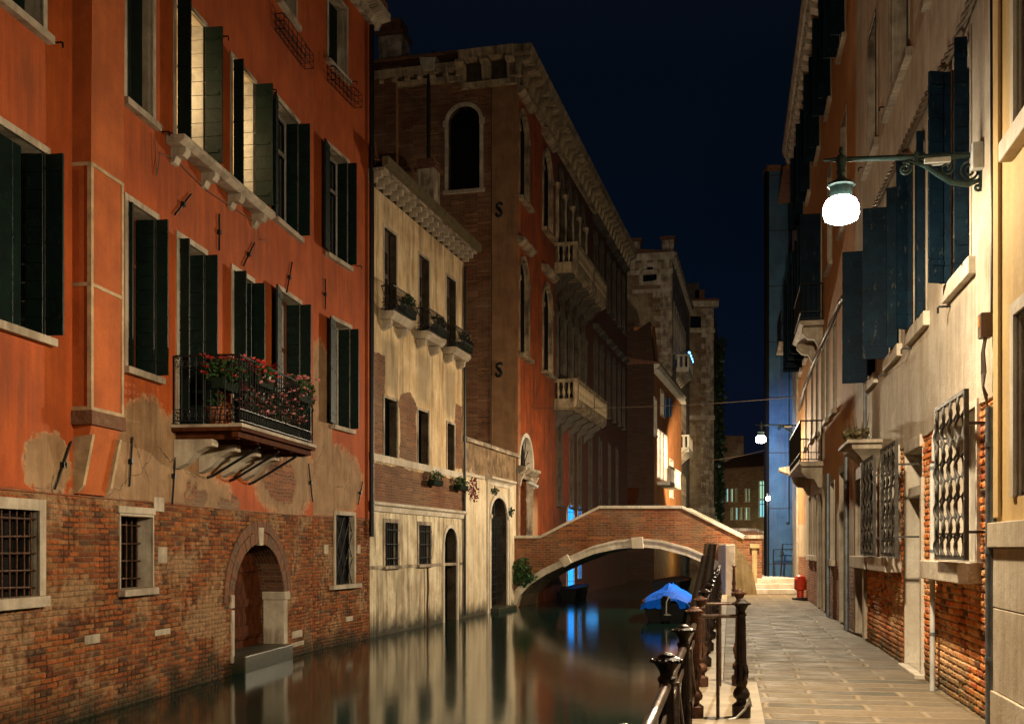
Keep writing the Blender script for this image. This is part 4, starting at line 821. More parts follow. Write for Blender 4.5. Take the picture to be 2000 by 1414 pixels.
for z0, z1 in zt:
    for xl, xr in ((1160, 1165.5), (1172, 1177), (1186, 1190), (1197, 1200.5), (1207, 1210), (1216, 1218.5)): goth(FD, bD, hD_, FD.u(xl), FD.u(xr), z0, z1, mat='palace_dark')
z0, z1 = FD.z(1090, 985), FD.z(1090, 812)
for xl, xr in ((1088, 1096), (1112, 1119), (1128, 1134), (1150, 1155), (1170, 1174), (1188, 1191), (1203, 1206)):
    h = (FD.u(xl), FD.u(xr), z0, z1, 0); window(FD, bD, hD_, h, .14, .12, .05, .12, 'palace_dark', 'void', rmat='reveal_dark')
MB(FD).box(FD.u(1098), FD.u(1111), -.02, .012, z0, z1 - .1).build('board_panel', plain('red_board', (.2, .04, .02, 1), .8, .3, 3, .2), bD)
# land door with lunette
h = (FD.u(1013), FD.u(1038), FD.z(1020, 1048), FD.z(1020, 935), 0); o = window(FD, bD, hD_, h, .22, .14, .05, 0, 'stone_dirty', 'wood', name='land_door')
mb = MB(FD); 
for k in range(2):
    for j in range(3): w_ = (h[1] - h[0]) / 2; mb.box(h[0] + w_ * k + .06, h[0] + w_ * (k + 1) - .06, -.22, -.18, h[2] + .1 + j * (h[3] - h[2]) / 3, h[2] + (j + 1) * (h[3] - h[2]) / 3 - .06)
mb.build('door_panel', M['wood'], o)
MB(FD).prism_u([(0, h[3] + .15), (.1, h[3] + .15), (.32, h[3] + .3), (.32, h[3] + .4), (0, h[3] + .45)], h[0] - .25, h[1] + .25).build('hood', M['stone_dirty'], o)
for u in (h[0] - .2, h[1] + .04): MB(FD).prism_u([(0, h[3] - .25), (.1, h[3] - .3), (.14, h[3] - .1), (.26, h[3] + .145), (0, h[3] + .145)], u, u + .16).build('console', M['stone'], o)
hl = (h[0] + .0, h[1] - .0, h[3] + .46, h[3] + .46 + (h[1] - h[0]) * .55, (h[1] - h[0]) * .5); o = window(FD, bD, hD_, hl, .25, .16, .07, 0, 'stone_white', 'void', name='lunette')
mb = MB(FD)
for k in range(7): a = math.pi * (k + .5) / 7; c_ = (hl[0] + hl[1]) / 2; mb.tube([(c_, -.08, hl[2]), (c_ + (hl[1] - hl[0]) / 2 * math.cos(a), -.08, hl[2] + (hl[3] - hl[2]) * math.sin(a))], .015, 5)
mb.build('grille', M['iron'], o)
# blue lit water gate behind the bridge
M['blue_light'] = emis('blue_lit_glass', (.02, .3, 1.0), 3.2)
for xl, xr, yt, yb in ((1107, 1120, 985, 1150), (1128, 1134, 990, 1130)):
    h = (FD.u(xl), FD.u(xr), FD.z(xl, yb), FD.z(xl, yt), .5 if xl < 1120 else 0); o = window(FD, bD, [], h, .0, .1, .05, 0, 'stone_dirty', 'blue_light', name='lit_gate')
    pane_of(o).location.xyz = (FD.N.x * .015, FD.N.y * .015, 0); bars(FD, o, h, 5, 6, .03, .012, 'iron', .02)
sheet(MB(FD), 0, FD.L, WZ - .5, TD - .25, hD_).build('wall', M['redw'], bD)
MB(FD).box(.02, .42, .0, .025, WZ, TD - .9).build('corner_pilaster', M['breast'] if 0 else plain('pilaster_render', (.36, .13, .05, 1), .85, .3, 2, .3, streak=.5), bD)
def cornice(fr, bld, u0, u1, z, proj=.6, step=.55, hh=.75, mat='stone_dirty', ret=0):
    MB(fr).prism_u([(0, z - .28), (proj * .9, z - .28), (proj, z - .12), (proj + .05, z), (0, z + .02)], u0 - ret, u1).build('cornice', M[mat], bld)
    mb = MB(fr); k = u0 - ret * .5
    while k < u1: mb.prism_u([(.012, z - .283), (proj * .92, z - .283), (proj * .95, z - .38), (proj * .75, z - .46), (proj * .4, z - .5), (proj * .28, z - hh + .08), (.012, z - hh)], k, k + step * .36); k += step
    MB(fr).box(u0, u1, .0, .011, z - hh, z - .283).build('corbel_gap_shade', M['reveal_dark'], bld)  # dark backing strip, painted shade behind the modillions
    mb.build('corbel_row', M[mat], bld)
    MB(fr).prism_u([(0, z - hh - .22), (.1, z - hh - .2), (.16, z - hh - .02), (0, z - hh - .003)], u0 - .0, u1).build('string_course', M[mat], bld)
cornice(FD, bD, 0, FD.L, TD, .6, .95, 1.0, 'palace_stone', ret=.5)
cornice(FDS, bD, 0, FDS.u(903), TD, .55, .95, 1.0, 'palace_stone')
cornice(FDS, bD, FDS.u(903), 16, TD - .28, .3, .5, .4, 'palace_stone')
MB(FD).prism_u([(.5, TD + .02), (.5, TD + .06), (-4, TD + .12), (-14, TD + .04)], -.4, FD.L).build('roof', M['roof'], bD)
uc = FDS.u(760); z_ = TD; ch = MB(FDS).box(uc - .42, uc + .5, -1.1, -.2, z_ - .4, z_ + 1.25).build('chimney', M['stone_dirty'], bD); MB(FDS).box(uc - .5, uc + .58, -1.2, -.1, z_ + 1.253, z_ + 1.4).box(uc - .36, uc + .44, -1.05, -.25, z_ + 1.4, z_ + 1.9).build('chimney_cap', M['roof'], ch)
for x_, h_ in ((1060, 1.6), (1120, 2.0), (1190, 1.8)):
    u = FD.u(x_, -1.5); mb = MB(FD).tube([(u, -1.5, TD), (u, -1.5, TD + h_)], .03, 5).tube([(u - .5, -1.5, TD + h_ - .2), (u + .5, -1.5, TD + h_ - .2)], .02, 4)
    for k in range(5): mb.tube([(u - .4 + k * .2, -1.7, TD + h_ - .2), (u - .4 + k * .2, -1.3, TD + h_ - .2)], .012, 4)
    mb.build('antenna', M['iron'], bD)
for x_ in (1040, 1187): u = FD.u(x_, -.9); MB(FD).box(u - .35, u + .35, -1.3, -.6, TD - .1, TD + .9).box(u - .45, u + .45, -1.4, -.5, TD + .903, TD + 1.05).build('chimney', M['roof'], bD)
# security camera
t = thing('security_camera', 'small white security camera on a bracket beside the red palace door', 'camera', FD.W(FD.u(1043), .1, FD.z(1043, 945)))
u, z = FD.u(1043, .3), FD.z(1043, 945, .3); MB(FD).tube([(u, .45, z - .12), (u, .1, z + .05)], .07, 10).build('housing', M['white_box'], t, smooth=True); MB(FD).tube([(u, 0, z + .12), (u, .15, z + .12), (u, .15, z + .03)], .02, 6).build('bracket', M['zinc'], t)
# ================================================================ houses far along the canal
def faced(name, label, cat, fr, side_len, z1, mw, ms, wins, swins=(), corn='stone_dirty', cp=.4, mroof='roof', group=None):
    b = thing(name, label, cat, (fr.O.x, fr.O.y, WZ), group); hs, ss = [], []
    fs = Fr(fr.O.x, fr.O.y, fr.O.x - fr.N.x, fr.O.y - fr.N.y)
    for (u0, u1, z0, za, ar, pane) in wins: window(fr, b, hs, (u0, u1, z0, za, ar), .25, .12, .04, .12, corn, pane)
    for (u0, u1, z0, za, ar, pane) in swins: window(fs, b, ss, (u0, u1, z0, za, ar), .25, .14, .04, .12, corn, pane)
    sheet(MB(fr), 0, fr.L, WZ - .5, z1, hs).build('wall', mw, b); sheet(MB(fs), 0, side_len, WZ - .5, z1, ss).build('side_wall', ms, b)
    MB(fr).prism_u([(cp, z1 + .02), (cp, z1 + .1), (-side_len / 2, z1 + 1.0), (-side_len, z1 + .1)], -.2, fr.L).build('roof', M[mroof], b)
    MB(fr).prism_u([(0, z1 - .35), (cp * .5, z1 - .3), (cp, z1 - .1), (cp, z1), (0, z1 + .01)], -.15, fr.L).build('cornice', M[corn], b)
    mb = MB(fr); k = 0
    while k < fr.L: mb.box(k, k + .25, 0, cp * .9, z1 - .6, z1 - .353); k += .6
    mb.build('corbel_row', M[corn], b)
    return b, fs
# dark low house, lit on its canal front
e0 = (9.5, 72.0); e1 = onray(e0, (.274, 1), 1331); FE = Fr(*e0, *e1, n=(1, 0))
n = NT('ochre_render'); c, h_ = plaster(n, (.45, .17, .05, 1), (.34, .12, .04, 1), .4); M['ochre'] = n.fin(c, .85, n.bump(h_, .4, .03), .25)
n = NT('dark_brick_side'); c, h_ = bricks(n, (.05, .028, .02, 1), (.035, .02, .016, 1), (.06, .045, .03, 1)); M['darkb'] = n.fin(c, .9, n.bump(h_, .5, .02), .2)
ZE = FE.z(1268, 700); L = FE.L
M['lamplit_glow'] = emis('lamplit_wall_glow', (1, .8, .58), 6)  # glowing panes stand in for a white wall overlit by the lamp
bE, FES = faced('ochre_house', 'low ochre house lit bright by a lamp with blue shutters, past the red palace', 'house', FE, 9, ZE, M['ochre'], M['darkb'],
    [(FE.u(1278), FE.u(1282), FE.z(1280, 850), FE.z(1280, 780), 0, 'void'), (FE.u(1290), FE.u(1296), FE.z(1292, 810), FE.z(1292, 765), 0, 'void'), (FE.u(1283), FE.u(1287.5), FE.z(1290, 935), FE.z(1283, 837), 0, 'lamplit_glow'), (FE.u(1289), FE.u(1294.5), FE.z(1290, 935), FE.z(1283, 837), 0, 'lamplit_glow'), (FE.u(1296), FE.u(1302), FE.z(1290, 935), FE.z(1283, 837), 0, 'lamplit_glow'), (FE.u(1308), FE.u(1314), FE.z(1311, 970), FE.z(1311, 900), 0, 'void')], corn='stone_white')
for x in (1298.5, 1306.5): u = FE.u(x); MB(FE).box(u, u + .9, .02, .08, FE.z(x, 812), FE.z(x, 777)).build('shutter', plain('bright_blue_shutter', (.02, .2, .5, 1), .6, .2, 4, .1), bE)
zb = FE.z(1283, 940); bl = MB(FE).box(FE.u(1283), FE.u(1306), 0, .9, zb - .25, zb).build('balcony', M['stone_white'], bE); mb = MB(FE); k = FE.u(1283)
while k < FE.u(1306): mb.box(k, k + .22, .78, .9, zb + .003, zb + .9); k += .5
mb.box(FE.u(1283), FE.u(1306), .76, .92, zb + .9, zb + 1.05); mb.build('balustrade', M['stone_white'], bl)
MB(FE).prism([(0.3, ZE), (3.5, ZE), (3.5, ZE + 1.2), (1.8, ZE + 2.9), (.3, ZE + 2.6)], -1.4, -.2).build('gable', M['ochre'], bE)
MB(FES).prism([(0, ZE - .0), (9, ZE + .0), (9, ZE + 2.2), (1.2, ZE + 2.3), (.3, ZE + 2.9)], -1.0, .0).build('parapet', M['darkb'], bE)
MB(FES).prism_u([(0, 5.4), (1.6, 4.2), (1.6, 4.35), (0, 5.6)], 1, 8).build('awning', M['wood'], bE)
# pale palace
f0 = (13.4, 90.0); f1 = onray(f0, (.235, 1), 1347); FF = Fr(*f0, *f1, n=(1, 0)); ZF = FF.z(1314, 497)
n = NT('pale_brick_render'); bc, bh = bricks(n, (.22, .12, .075, 1), (.16, .095, .06, 1), (.3, .24, .17, 1)); pc, ph = plaster(n, (.33, .25, .16, 1), (.24, .18, .11, 1), .3)
k = n.ramp(n.noise(n.uv, .35, 6, .7), .46, .56); M['palebrick'] = n.fin(n.mix(k, pc, bc), .88, n.bump(n.mix(k, ph, bh), .5, .03), .2)
wins = []
for z0, z1 in ((18, 22.5), (11, 15.5), (4, 8.5)):
    for k in range(7): wins.append((1 + k * 2.2, 2.2 + k * 2.2, z0, z1, .5, 'void'))
bF, FFS = faced('pale_palace', 'tall pale stone and brick palace with dentil cornice standing behind the ochre house', 'palace', FF, 14, ZF, M['stone_dirty'], M['palebrick'], wins, [])
def fs_w(fr, b, x0, x1, y0, y1, pane='glass'): 
    h = (min(fr.u(x0), fr.u(x1)), max(fr.u(x0), fr.u(x1)), fr.z(x0, y1), fr.z(x0, y0), 0); o = MB(fr); band(o, h, .3, 0, .12, True); o = o.build('window', M['stone'], b); MB(fr).box(h[0], h[1], 0, .03, h[2], h[3]).build('pane', M[pane], o); return o
fs_w(FFS, bF, 1256, 1283, 523, 551)
MB(FFS).box(FFS.u(1312), FFS.u(1235), 0, .1, FFS.z(1270, 572), FFS.z(1270, 565)).build('string_course', M['stone'], bF)
mb = MB(FFS); k = .2
while k < 14: mb.box(k, k + .42, 0, .45, ZF - 1.3, ZF - .6); k += .95
mb.box(-.2, 14, 0, .5, ZF - .597, ZF - .0).box(-.05, 14, 0, .12, ZF - 1.7, ZF - 1.303); mb.build('cornice', M['stone'], bF)
def quoins(fr, b, u0, u1, z0, z1, mat='stone', hh=.75):
    mb = MB(fr); z = z0; i = 0
    while z < z1: mb.box(u0, u1 if i % 2 else u0 + (u1 - u0) * .62, -.02, .05, z + .02, z + hh - .02); z += hh; i += 1
    mb.build('quoin', M[mat], b)
quoins(FFS, bF, 0, 1.6, 0, ZF - 2, 'stone_dirty', .5)
for x in (1240, 1305): u = FFS.u(x, -2); c_ = MB(FFS).box(u - .5, u + .5, -2.6, -1.6, ZF, ZF + 1.6).build('chimney', M['stone_dirty'], bF); MB(FFS).box(u - .65, u + .65, -2.75, -1.45, ZF + 1.6, ZF + 1.9).build('chimney_cap', M['roof'], c_)
for zb in (17.3, 10.3):
    ub = 4.0; bl = MB(FF).box(ub, ub + 5, 0, 1.1, zb - .4, zb).build('balcony', M['stone_white'], bF); mb = MB(FF).box(ub, ub + 5, .95, 1.12, zb + .95, zb + 1.1).box(ub, ub + .2, 0, .95, zb + .95, zb + 1.1)
    for k in range(12): mb.box(ub + k * .43, ub + k * .43 + .2, .95, 1.1, zb, zb + .95)
    for k in range(2): mb.box(ub, ub + .15, .1 + k * .45, .3 + k * .45, zb, zb + .95)
    mb.build('balustrade', M['stone_white'], bl)
    for k in range(4): MB(FF).prism_u([(0, zb - .4), (1, zb - .4), (.5, zb - .8), (0, zb - 1.3)], ub + .2 + k * 1.4, ub + .6 + k * 1.4).build('bracket', M['stone_dirty'], bl)
t = thing('string_lights', 'string of small blue fairy lights along the upper balcony of the pale palace', 'fairy lights', FF.W(4, 1.1, 18.4)); mb = MB(FF)
for k in range(7): mb.ball((4.1 + k * .8, 1.1, 18.55 + .1 * (k % 2)), .09, 5)
mb.build('bulb', emis('blue_bulb', (.1, .4, 1), 9), t); MB(FF).tube([(4, 1.1, 18.5), (9, 1.1, 18.5)], .02, 4).build('wire', M['pipe_dark'], t)
# stone tower house with quoins
gY = 112.0; gx0 = (1344 - CX) / F * gY; gx1 = (1394 - CX) / F * gY; FG = Fr(gx1, gY, gx1 + .22 * 20, gY + 20, n=(1, 0))
ZG = EYE + (HY - 600) * gY / F
bG = thing('quoined_house', 'narrow tall house with pale corner quoins and ivy down its far edge', 'house', (gx0, gY, WZ)); FGS = Fr(gx1, gY, gx0, gY, n=(0, -1)); LG = FGS.L
sheet(MB(FGS), 0, LG + 2, WZ, ZG, []).build('wall', M['palebrick'], bG); sheet(MB(FG), 0, 20, WZ, ZG, []).build('side_wall', M['palebrick'], bG)
quoins(FGS, bG, 0, 1.3, 0, ZG, 'stone_dirty', .6)
mb = MB(FGS)
for y in (820, 1000, 650): z = EYE + (HY - y) * gY / F; mb.box(-.1, LG, 0, .15, z, z + .45)
mb.build('string_course', M['stone'], bG); MB(FGS).box(-.4, LG + 1, 0, .7, ZG - .1, ZG + .5).build('cornice', M['stone'], bG)
MB(FGS).box(FGS.u(1369), FGS.u(1348), 0, .06, FGS.z(1350, 640), FGS.z(1350, 618)).build('window', M['glass'], bG)
MB(FGS).box(-.5, LG + 1.2, -8, .5, ZG + .5, ZG + .8).build('roof', M['roof'], bG); MB(FGS).box(.6, 1.6, -3, -2, ZG + .5, ZG + 2.3).build('chimney', M['roof'], bG); MB(FGS).box(LG - 1.5, LG + .6, -3, -2, ZG + .8, ZG + 3.0).build('roof_terrace', M['palace_dark'], bG)
mb = MB(FG)
for k in range(26): leaves(mb, (1 + random.random() * 5, .5, 5 + k * .75), (1.6, .3 + .3 * math.sin(k * .8), .9), 50, .5)
tag(mb.build('ivy', M['leaf_dark']), 'dark ivy hanging down the far corner of the quoined house', 'ivy')
# far house with lit windows across the end of the canal
hY = 128.0; hx0 = (1408 - CX) / F * hY; hx1 = (1500 - CX) / F * hY; FH = Fr(hx0, hY, hx1, hY - 6.0, n=(0, -1)); ZH0 = EYE + (HY - 912) * (hY - 6) / F
n = NT('far_brick'); c, h_ = bricks(n, (.2, .09, .05, 1), (.15, .07, .04, 1), (.22, .16, .1, 1)); M['farbrick'] = n.fin(c, .9, None, .2)
bH = thing('far_house', 'brown brick house with small lit windows closing the far end of the canal', 'house', (hx0, hY, WZ)); M['lit_green'] = emis('greenish_lit_window', (.45, .75, .5), 1.0); M['lit_blue'] = emis('cyan_lit_window', (.3, .75, .8), 1.1); M['lit_dim'] = emis('dim_lit_window', (.35, .4, .2), .5)
hs = []
for y0, y1, row in ((955, 975, [(1419, 3, 'lit_blue'), (1428, 3, 'lit_green'), (1437, 2, 'void'), (1456, 2, 'lit_green'), (1462, 2, 'lit_green'), (1483, 10, 'lit_green')]), (992, 1010, [(1428, 3, 'lit_dim'), (1437, 3, 'lit_blue'), (1446, 3, 'lit_dim'), (1456, 3, 'lit_green'), (1462, 2, 'lit_dim'), (1483, 10, 'lit_blue')])):
    for x, w_, m_ in row:
        ya, yb = (y0 - 15, y1 - 5) if w_ > 8 else (y0, y1); h = (FH.u(x), FH.u(x + w_), FH.z(x, yb + 4), FH.z(x, ya), 0); o = window(FH, bH, hs, h, .15, .08, .03, .1, 'stone', m_)
        if w_ > 8: MB(FH).box((h[0] + h[1]) / 2 - .04, (h[0] + h[1]) / 2 + .04, -.12, -.05, h[2], h[3]).box(h[0], h[1], -.12, -.05, h[3] - .5, h[3] - .42).build('casement', M['iron'], o)
sheet(MB(FH), 0, FH.L, WZ, ZH0, hs).build('wall', M['farbrick'], bH); MB(FH).prism_u([(.5, ZH0), (.5, ZH0 + .2), (-5, ZH0 + 2.2), (-5, ZH0)], -1, FH.L).build('roof', M['roof'], bH)
sheet(MB(FH), FH.L - .01, FH.L, WZ, ZH0, [])
MB().box(hx0 - 3, hx0 + 4, hY + 6, hY + 12, 3, 15.5).build('back_block', M['palebrick'], bH)
li = bpy.data.lights.new('lit_window_glow', 'POINT')
bpy.data.lights.remove(li)
# ================================================================ brick bridge
g0_ = (.17, 38.9); g1_ = (7.86, 36.6); FG_ = Fr(*g0_, *g1_, n=(-.3, -1)); FBr = FG_; BW = 2.7
bBr = thing('brick_bridge', 'arched brick footbridge with white stone arch ring and coping across the canal', 'bridge', (g0_[0], g0_[1], WZ))
n = NT('bridge_brick'); bc, bh = bricks(n, (.35, .1, .03, 1), (.16, .065, .032, 1), (.3, .21, .13, 1), w=.26, h=.085, ms=.014, dark=.4, eff=.5)
g = n.ramp(n.noise(n.uv, .8, 6, .7, 1, .5, 1), .5, .72, 0, .75); bc = n.mix(g, bc, (.11, .085, .035, 1)); bc = damp(n, bc, -.5, .2); M['bridge'] = n.fin(bc, .88, n.bump(bh, .7, .02), .25)
def fp(px, py, d=0): return (FBr.u(px, d), FBr.z(px, py, d))
cop = [fp(*p) for p in ((1000, 1051), (1055, 1051), (1112, 1022), (1171, 993), (1331, 993), (1452, 1053))]
intr = [fp(*p) for p in ((1004, 1186), (1016, 1162), (1035, 1142), (1068, 1121), (1101, 1105), (1162, 1081), (1205, 1072), (1249, 1068), (1290, 1072), (1340, 1085), (1371, 1098), (1403, 1116), (1425, 1138), (1438, 1180))]
extr = [fp(*p) for p in ((1000, 1168), (1008, 1150), (1029, 1131), (1062, 1110), (1096, 1094), (1158, 1066), (1202, 1055), (1249, 1051), (1293, 1055), (1345, 1069), (1378, 1083), (1412, 1100), (1440, 1125), (1456, 1180))]
def interp(P, u):
    if u <= P[0][0]: return P[0][1]
    for a, b in zip(P[:-1], P[1:]):
        if a[0] <= u <= b[0]: return a[1] + (b[1] - a[1]) * (u - a[0]) / (b[0] - a[0] + 1e-9)
    return P[-1][1]
uE = cop[-1][0]; us_ = sorted({round(u, 4) for u in [cop[0][0] + (uE - cop[0][0]) * k / 60 for k in range(61)] + [p[0] for p in cop + intr if cop[0][0] <= p[0] <= uE]})
i0, i1 = intr[0][0], intr[-1][0]
for nm, dd in (('spandrel_wall', 0), ('far_spandrel', -BW)):
    mb = MB(FBr)
    for a, b in zip(us_[:-1], us_[1:]):
        la = interp(intr, a) if i0 < a < i1 else WZ - .4; lb = interp(intr, b) if i0 < b < i1 else WZ - .4
        if a >= i1 - .001: la = lb = WZ - .4
        if b <= i0 + .001: la = lb = WZ - .4
        mb.poly([(a, dd, la), (b, dd, lb), (b, dd, interp(cop, b)), (a, dd, interp(cop, a))])
        e = -.32 if dd == 0 else -BW + .32; dk = 1.0
        mb.poly([(a, e, interp(cop, a) - dk), (b, e, interp(cop, b) - dk), (b, e, interp(cop, b)), (a, e, interp(cop, a))])
        if dd == 0: mb.poly([(a, -.3, interp(cop, a) - .95), (b, -.3, interp(cop, b) - .95), (b, -BW + .3, interp(cop, b) - .95), (a, -BW + .3, interp(cop, a) - .95)])
    mb.build(nm, M['bridge'], bBr)
mb = MB(FBr)
for a, b in zip(intr[:-1], intr[1:]): mb.poly([(a[0], .0, a[1]), (b[0], .0, b[1]), (b[0], -BW, b[1]), (a[0], -BW, a[1])])
n = NT('vault_render'); c, h_ = plaster(n, (.4, .31, .2, 1), (.25, .19, .12, 1), .5); M['vault'] = n.fin(c, .85, n.bump(h_, .5, .02), .3); mb.build('arch_vault', M['vault'], bBr)
mb = MB(FBr)
for k in range(len(intr) - 1):
    a, b, c_, d_ = intr[k], intr[k + 1], extr[k + 1], extr[k]; m1 = [((a[0] + b[0]) / 2, (a[1] + b[1]) / 2), ((c_[0] + d_[0]) / 2, (c_[1] + d_[1]) / 2)]
    e = .004; mb.prism([(a[0] + e, a[1]), (b[0] - e, b[1]), (c_[0] - e, c_[1]), (d_[0] + e, d_[1])], -.05, .05)
    f = .28; mb.prism([(d_[0] + e, d_[1]), (c_[0] - e, c_[1]), (c_[0] + (b[0] - c_[0]) * f, c_[1] + (b[1] - c_[1]) * f), (d_[0] + (a[0] - d_[0]) * f, d_[1] + (a[1] - d_[1]) * f)], .0502, .085)
mb.build('arch_ring', M['stone_white'], bBr, bevel=.006)
for (x0, y0, x1, y1, x2, y2, x3, y3) in ((1235, 1071, 1258, 1071, 1256, 1048, 1233, 1050), (1103, 1108, 1118, 1099, 1109, 1082, 1093, 1092)):
    MB(FBr).prism([fp(x0, y0), fp(x1, y1), fp(x2, y2), fp(x3, y3)], -.05, .13).build('keystone', M['stone_white'], bBr, bevel=.015)
mb = MB(FBr)
for dd in (0, -BW + .32):
    for a, b in zip(cop[:-1], cop[1:]):
        N = max(1, int((b[0] - a[0]) / 1.2))
        for k in range(N):
            p = [a[0] + (b[0] - a[0]) * (k + t) / N for t in (0, 1)]; q = [a[1] + (b[1] - a[1]) * (k + t) / N for t in (0, 1)]; e = .006
            mb.prism([(p[0] + e, q[0]), (p[1] - e, q[1]), (p[1] - e, q[1] + .1), (p[0] + e, q[0] + .1)], dd - .36, dd + .05)
mb.build('coping', M['stone_white'], bBr, bevel=.012)
# end pier, curved wing and landing
FP = Fr(*onray((0, 35.6), (1, 0), 1417), *onray((0, 35.6), (1, 0), 1480), n=(0, -1))
zp = FP.z(1425, 1063); pl = FP.u(1436)
n = NT('wing_render'); c, h_ = plaster(n, (.42, .32, .16, 1), (.3, .21, .1, 1), .6, 1.4, (.12, .1, .04, 1)); M['wing'] = n.fin(c, .85, n.bump(h_, .6, .03), .3)
MB(FP).box(0, pl, -1.6, 0, -.1, zp).build('pier', M['stone_white'], bBr, bevel=.02)
mb = MB(FP); pts = [(pl, -.05), (FP.u(1479), -.05)] + [(FP.u(x), FP.z(x, y)) for x, y in ((1479, 1156), (1473, 1125), (1464, 1100), (1452, 1080), (1436, 1066))]; mb.prism([(a, b) for a, b in pts], -1.5, -.06); mb.build('wing_wall', M['wing'], bBr)
FK = Fr(*onray((0, 37.0), (1, 0), 1440), *onray((0, 37.0), (1, 0), 1488), n=(0, -1))
MB(FK).box(0, FK.L, -.4, 0, -.1, FK.z(1450, 1052)).build('parapet', M['bridge'], bBr); MB(FK).box(-.05, FK.L + .05, -.45, .05, FK.z(1450, 1052) + .003, FK.z(1450, 1045)).build('coping', M['stone_dirty'], bBr, bevel=.012)
MB(FK).box(FK.u(1468), FK.u(1478), .003, .06, -.1, FK.z(1450, 1064)).box(FK.u(1464), FK.u(1482), .061, .1, FK.z(1450, 1070), FK.z(1450, 1062)).build('pilaster', M['wing'], bBr)
st = thing('stone_steps', 'three worn pale stone steps rising to the bridge landing at the end of the walk', 'steps', (8.9, 36.2, 0))
for k in range(3): MB().box(8.15 - .03 * k, 9.9, 36.2 + .38 * k, 42, .0 if k == 0 else .17 * k - .0, .17 * (k + 1)).build('step', M['stone_white'], st, bevel=.015)
MB().box(7.75, 8.14, 36.12, 36.5, 0, .14).build('kerb_stone', M['stone_white'], st, bevel=.02)
# second parapet behind
FK2 = Fr(*onray((0, 46), (1, 0), 1427), *onray((0, 46), (1, 0), 1498), n=(0, -1)); b2 = thing('far_parapet', 'low brick parapet with a peaked stone coping behind the bridge landing', 'parapet', FK2.W(0, 0, WZ))
pts = [(FK2.u(x), FK2.z(x, y)) for x, y in ((1427, 1037), (1476, 1037), (1496, 1045))]; mb = MB(FK2).prism([(pts[0][0], WZ), *pts, (pts[2][0], WZ)], -.4, 0); mb.build('wall', M['bridge'], b2)
mb = MB(FK2)
for a, b in zip(pts[:-1], pts[1:]): mb.prism([a, b, (b[0], b[1] + .12), (a[0], a[1] + .12)], -.45, .05)
mb.build('coping', M['stone_dirty'], b2)
# right bank beyond the bridge: a lit low front seen under the arch
FQ = Fr(12.3, 66, 17.6, 92, n=(-1, 0)); bq = thing('far_bank_wall', 'low brick quay wall seen under the bridge arch', 'wall', FQ.W(0, 0, WZ)); sheet(MB(FQ), 0, FQ.L, WZ - .5, 1.2, []).build('wall', M['farbrick'], bq); MB(FQ).box(0, FQ.L, -.5, .1, 1.2, 1.4).build('coping', M['stone'], bq)
struct(MB().poly([(9, 41, -.02), (60, 41, -.02), (60, 130, -.02), (30, 130, -.02), (17.8, 92, -.02), (12.5, 66, -.02), (10.6, 50, -.02)]).build('far_bank', M['paving']))
# ================================================================ cream house on the right
def m_right(name, brick, c1, c2, st, damp0, extra=None, bw=.25, bh_=.07, sc_=1.):
    n = NT(name); bc, bh = bricks(n, (.42, .115, .03, 1), (.27, .075, .025, 1), (.44, .31, .17, 1), w=bw, h=bh_, ms=.012, wob=.018, dark=.35, eff=.35)
    dk = n.noise(n.uv, 5, 6, .75); bc = n.mix(n.ramp(dk, .56, .72, 0, .8), bc, (.05, .03, .02, 1))
    pc, ph = plaster(n, c1, c2, st, sc_, (.3, .2, .1, 1))
    k = shapes_mask(n, brick, .04, .12, 2.5); c = n.mix(k, pc, bc)
    if extra: k2 = n.math('MULTIPLY', shapes_mask(n, extra, .05, .5, 1.5), n.math('SUBTRACT', 1, k)); tc, _ = plaster(n, (.5, .38, .24, 1), (.4, .3, .18, 1), .3); c = n.mix(k2, c, tc)
    c = damp(n, c, *damp0, (.07, .06, .03, 1)); h = n.mix(k, n.math('ADD', n.math('MULTIPLY', ph, .7), 1.0), n.math('MULTIPLY', bh, 1.5)); return n.fin(c, .86, n.bump(h, .9, .035), .25)
uS = FR.u(1671)                                                       # where the ochre house starts
zbk = FR.z(1930, 780)
M['right1'] = m_right('cream_wall_over_brick', [('rect', -5, FR.u(1752), -1, zbk), ('rect', FR.u(1752), uS + 1, -1, 1.32), ('rect', FR.u(1716.5), FR.u(1711), -1, 2.9)], (.56, .485, .38, 1), (.4, .33, .245, 1), .55, (.02, .42))
M['right2'] = m_right('ochre_wall_over_brick', [('below', 1.28)], (.52, .25, .085, 1), (.42, .19, .065, 1), .35, (-.1, .15), [('below', 2.3), ('ell', ru(28), 2.6, 5, .8)])
TR1 = 14.0; bR = thing('cream_street_house', 'pale plastered street house over bare brick with dark blue green shutters, nearest on the right', 'house', (*rw(9.6), 0)); hR = []
def rhole(xf, xn, z0, z1, ar=0): return (FR.u(xn), FR.u(xf), z0, z1, ar)
zs1, zt1 = 4.28, 6.45
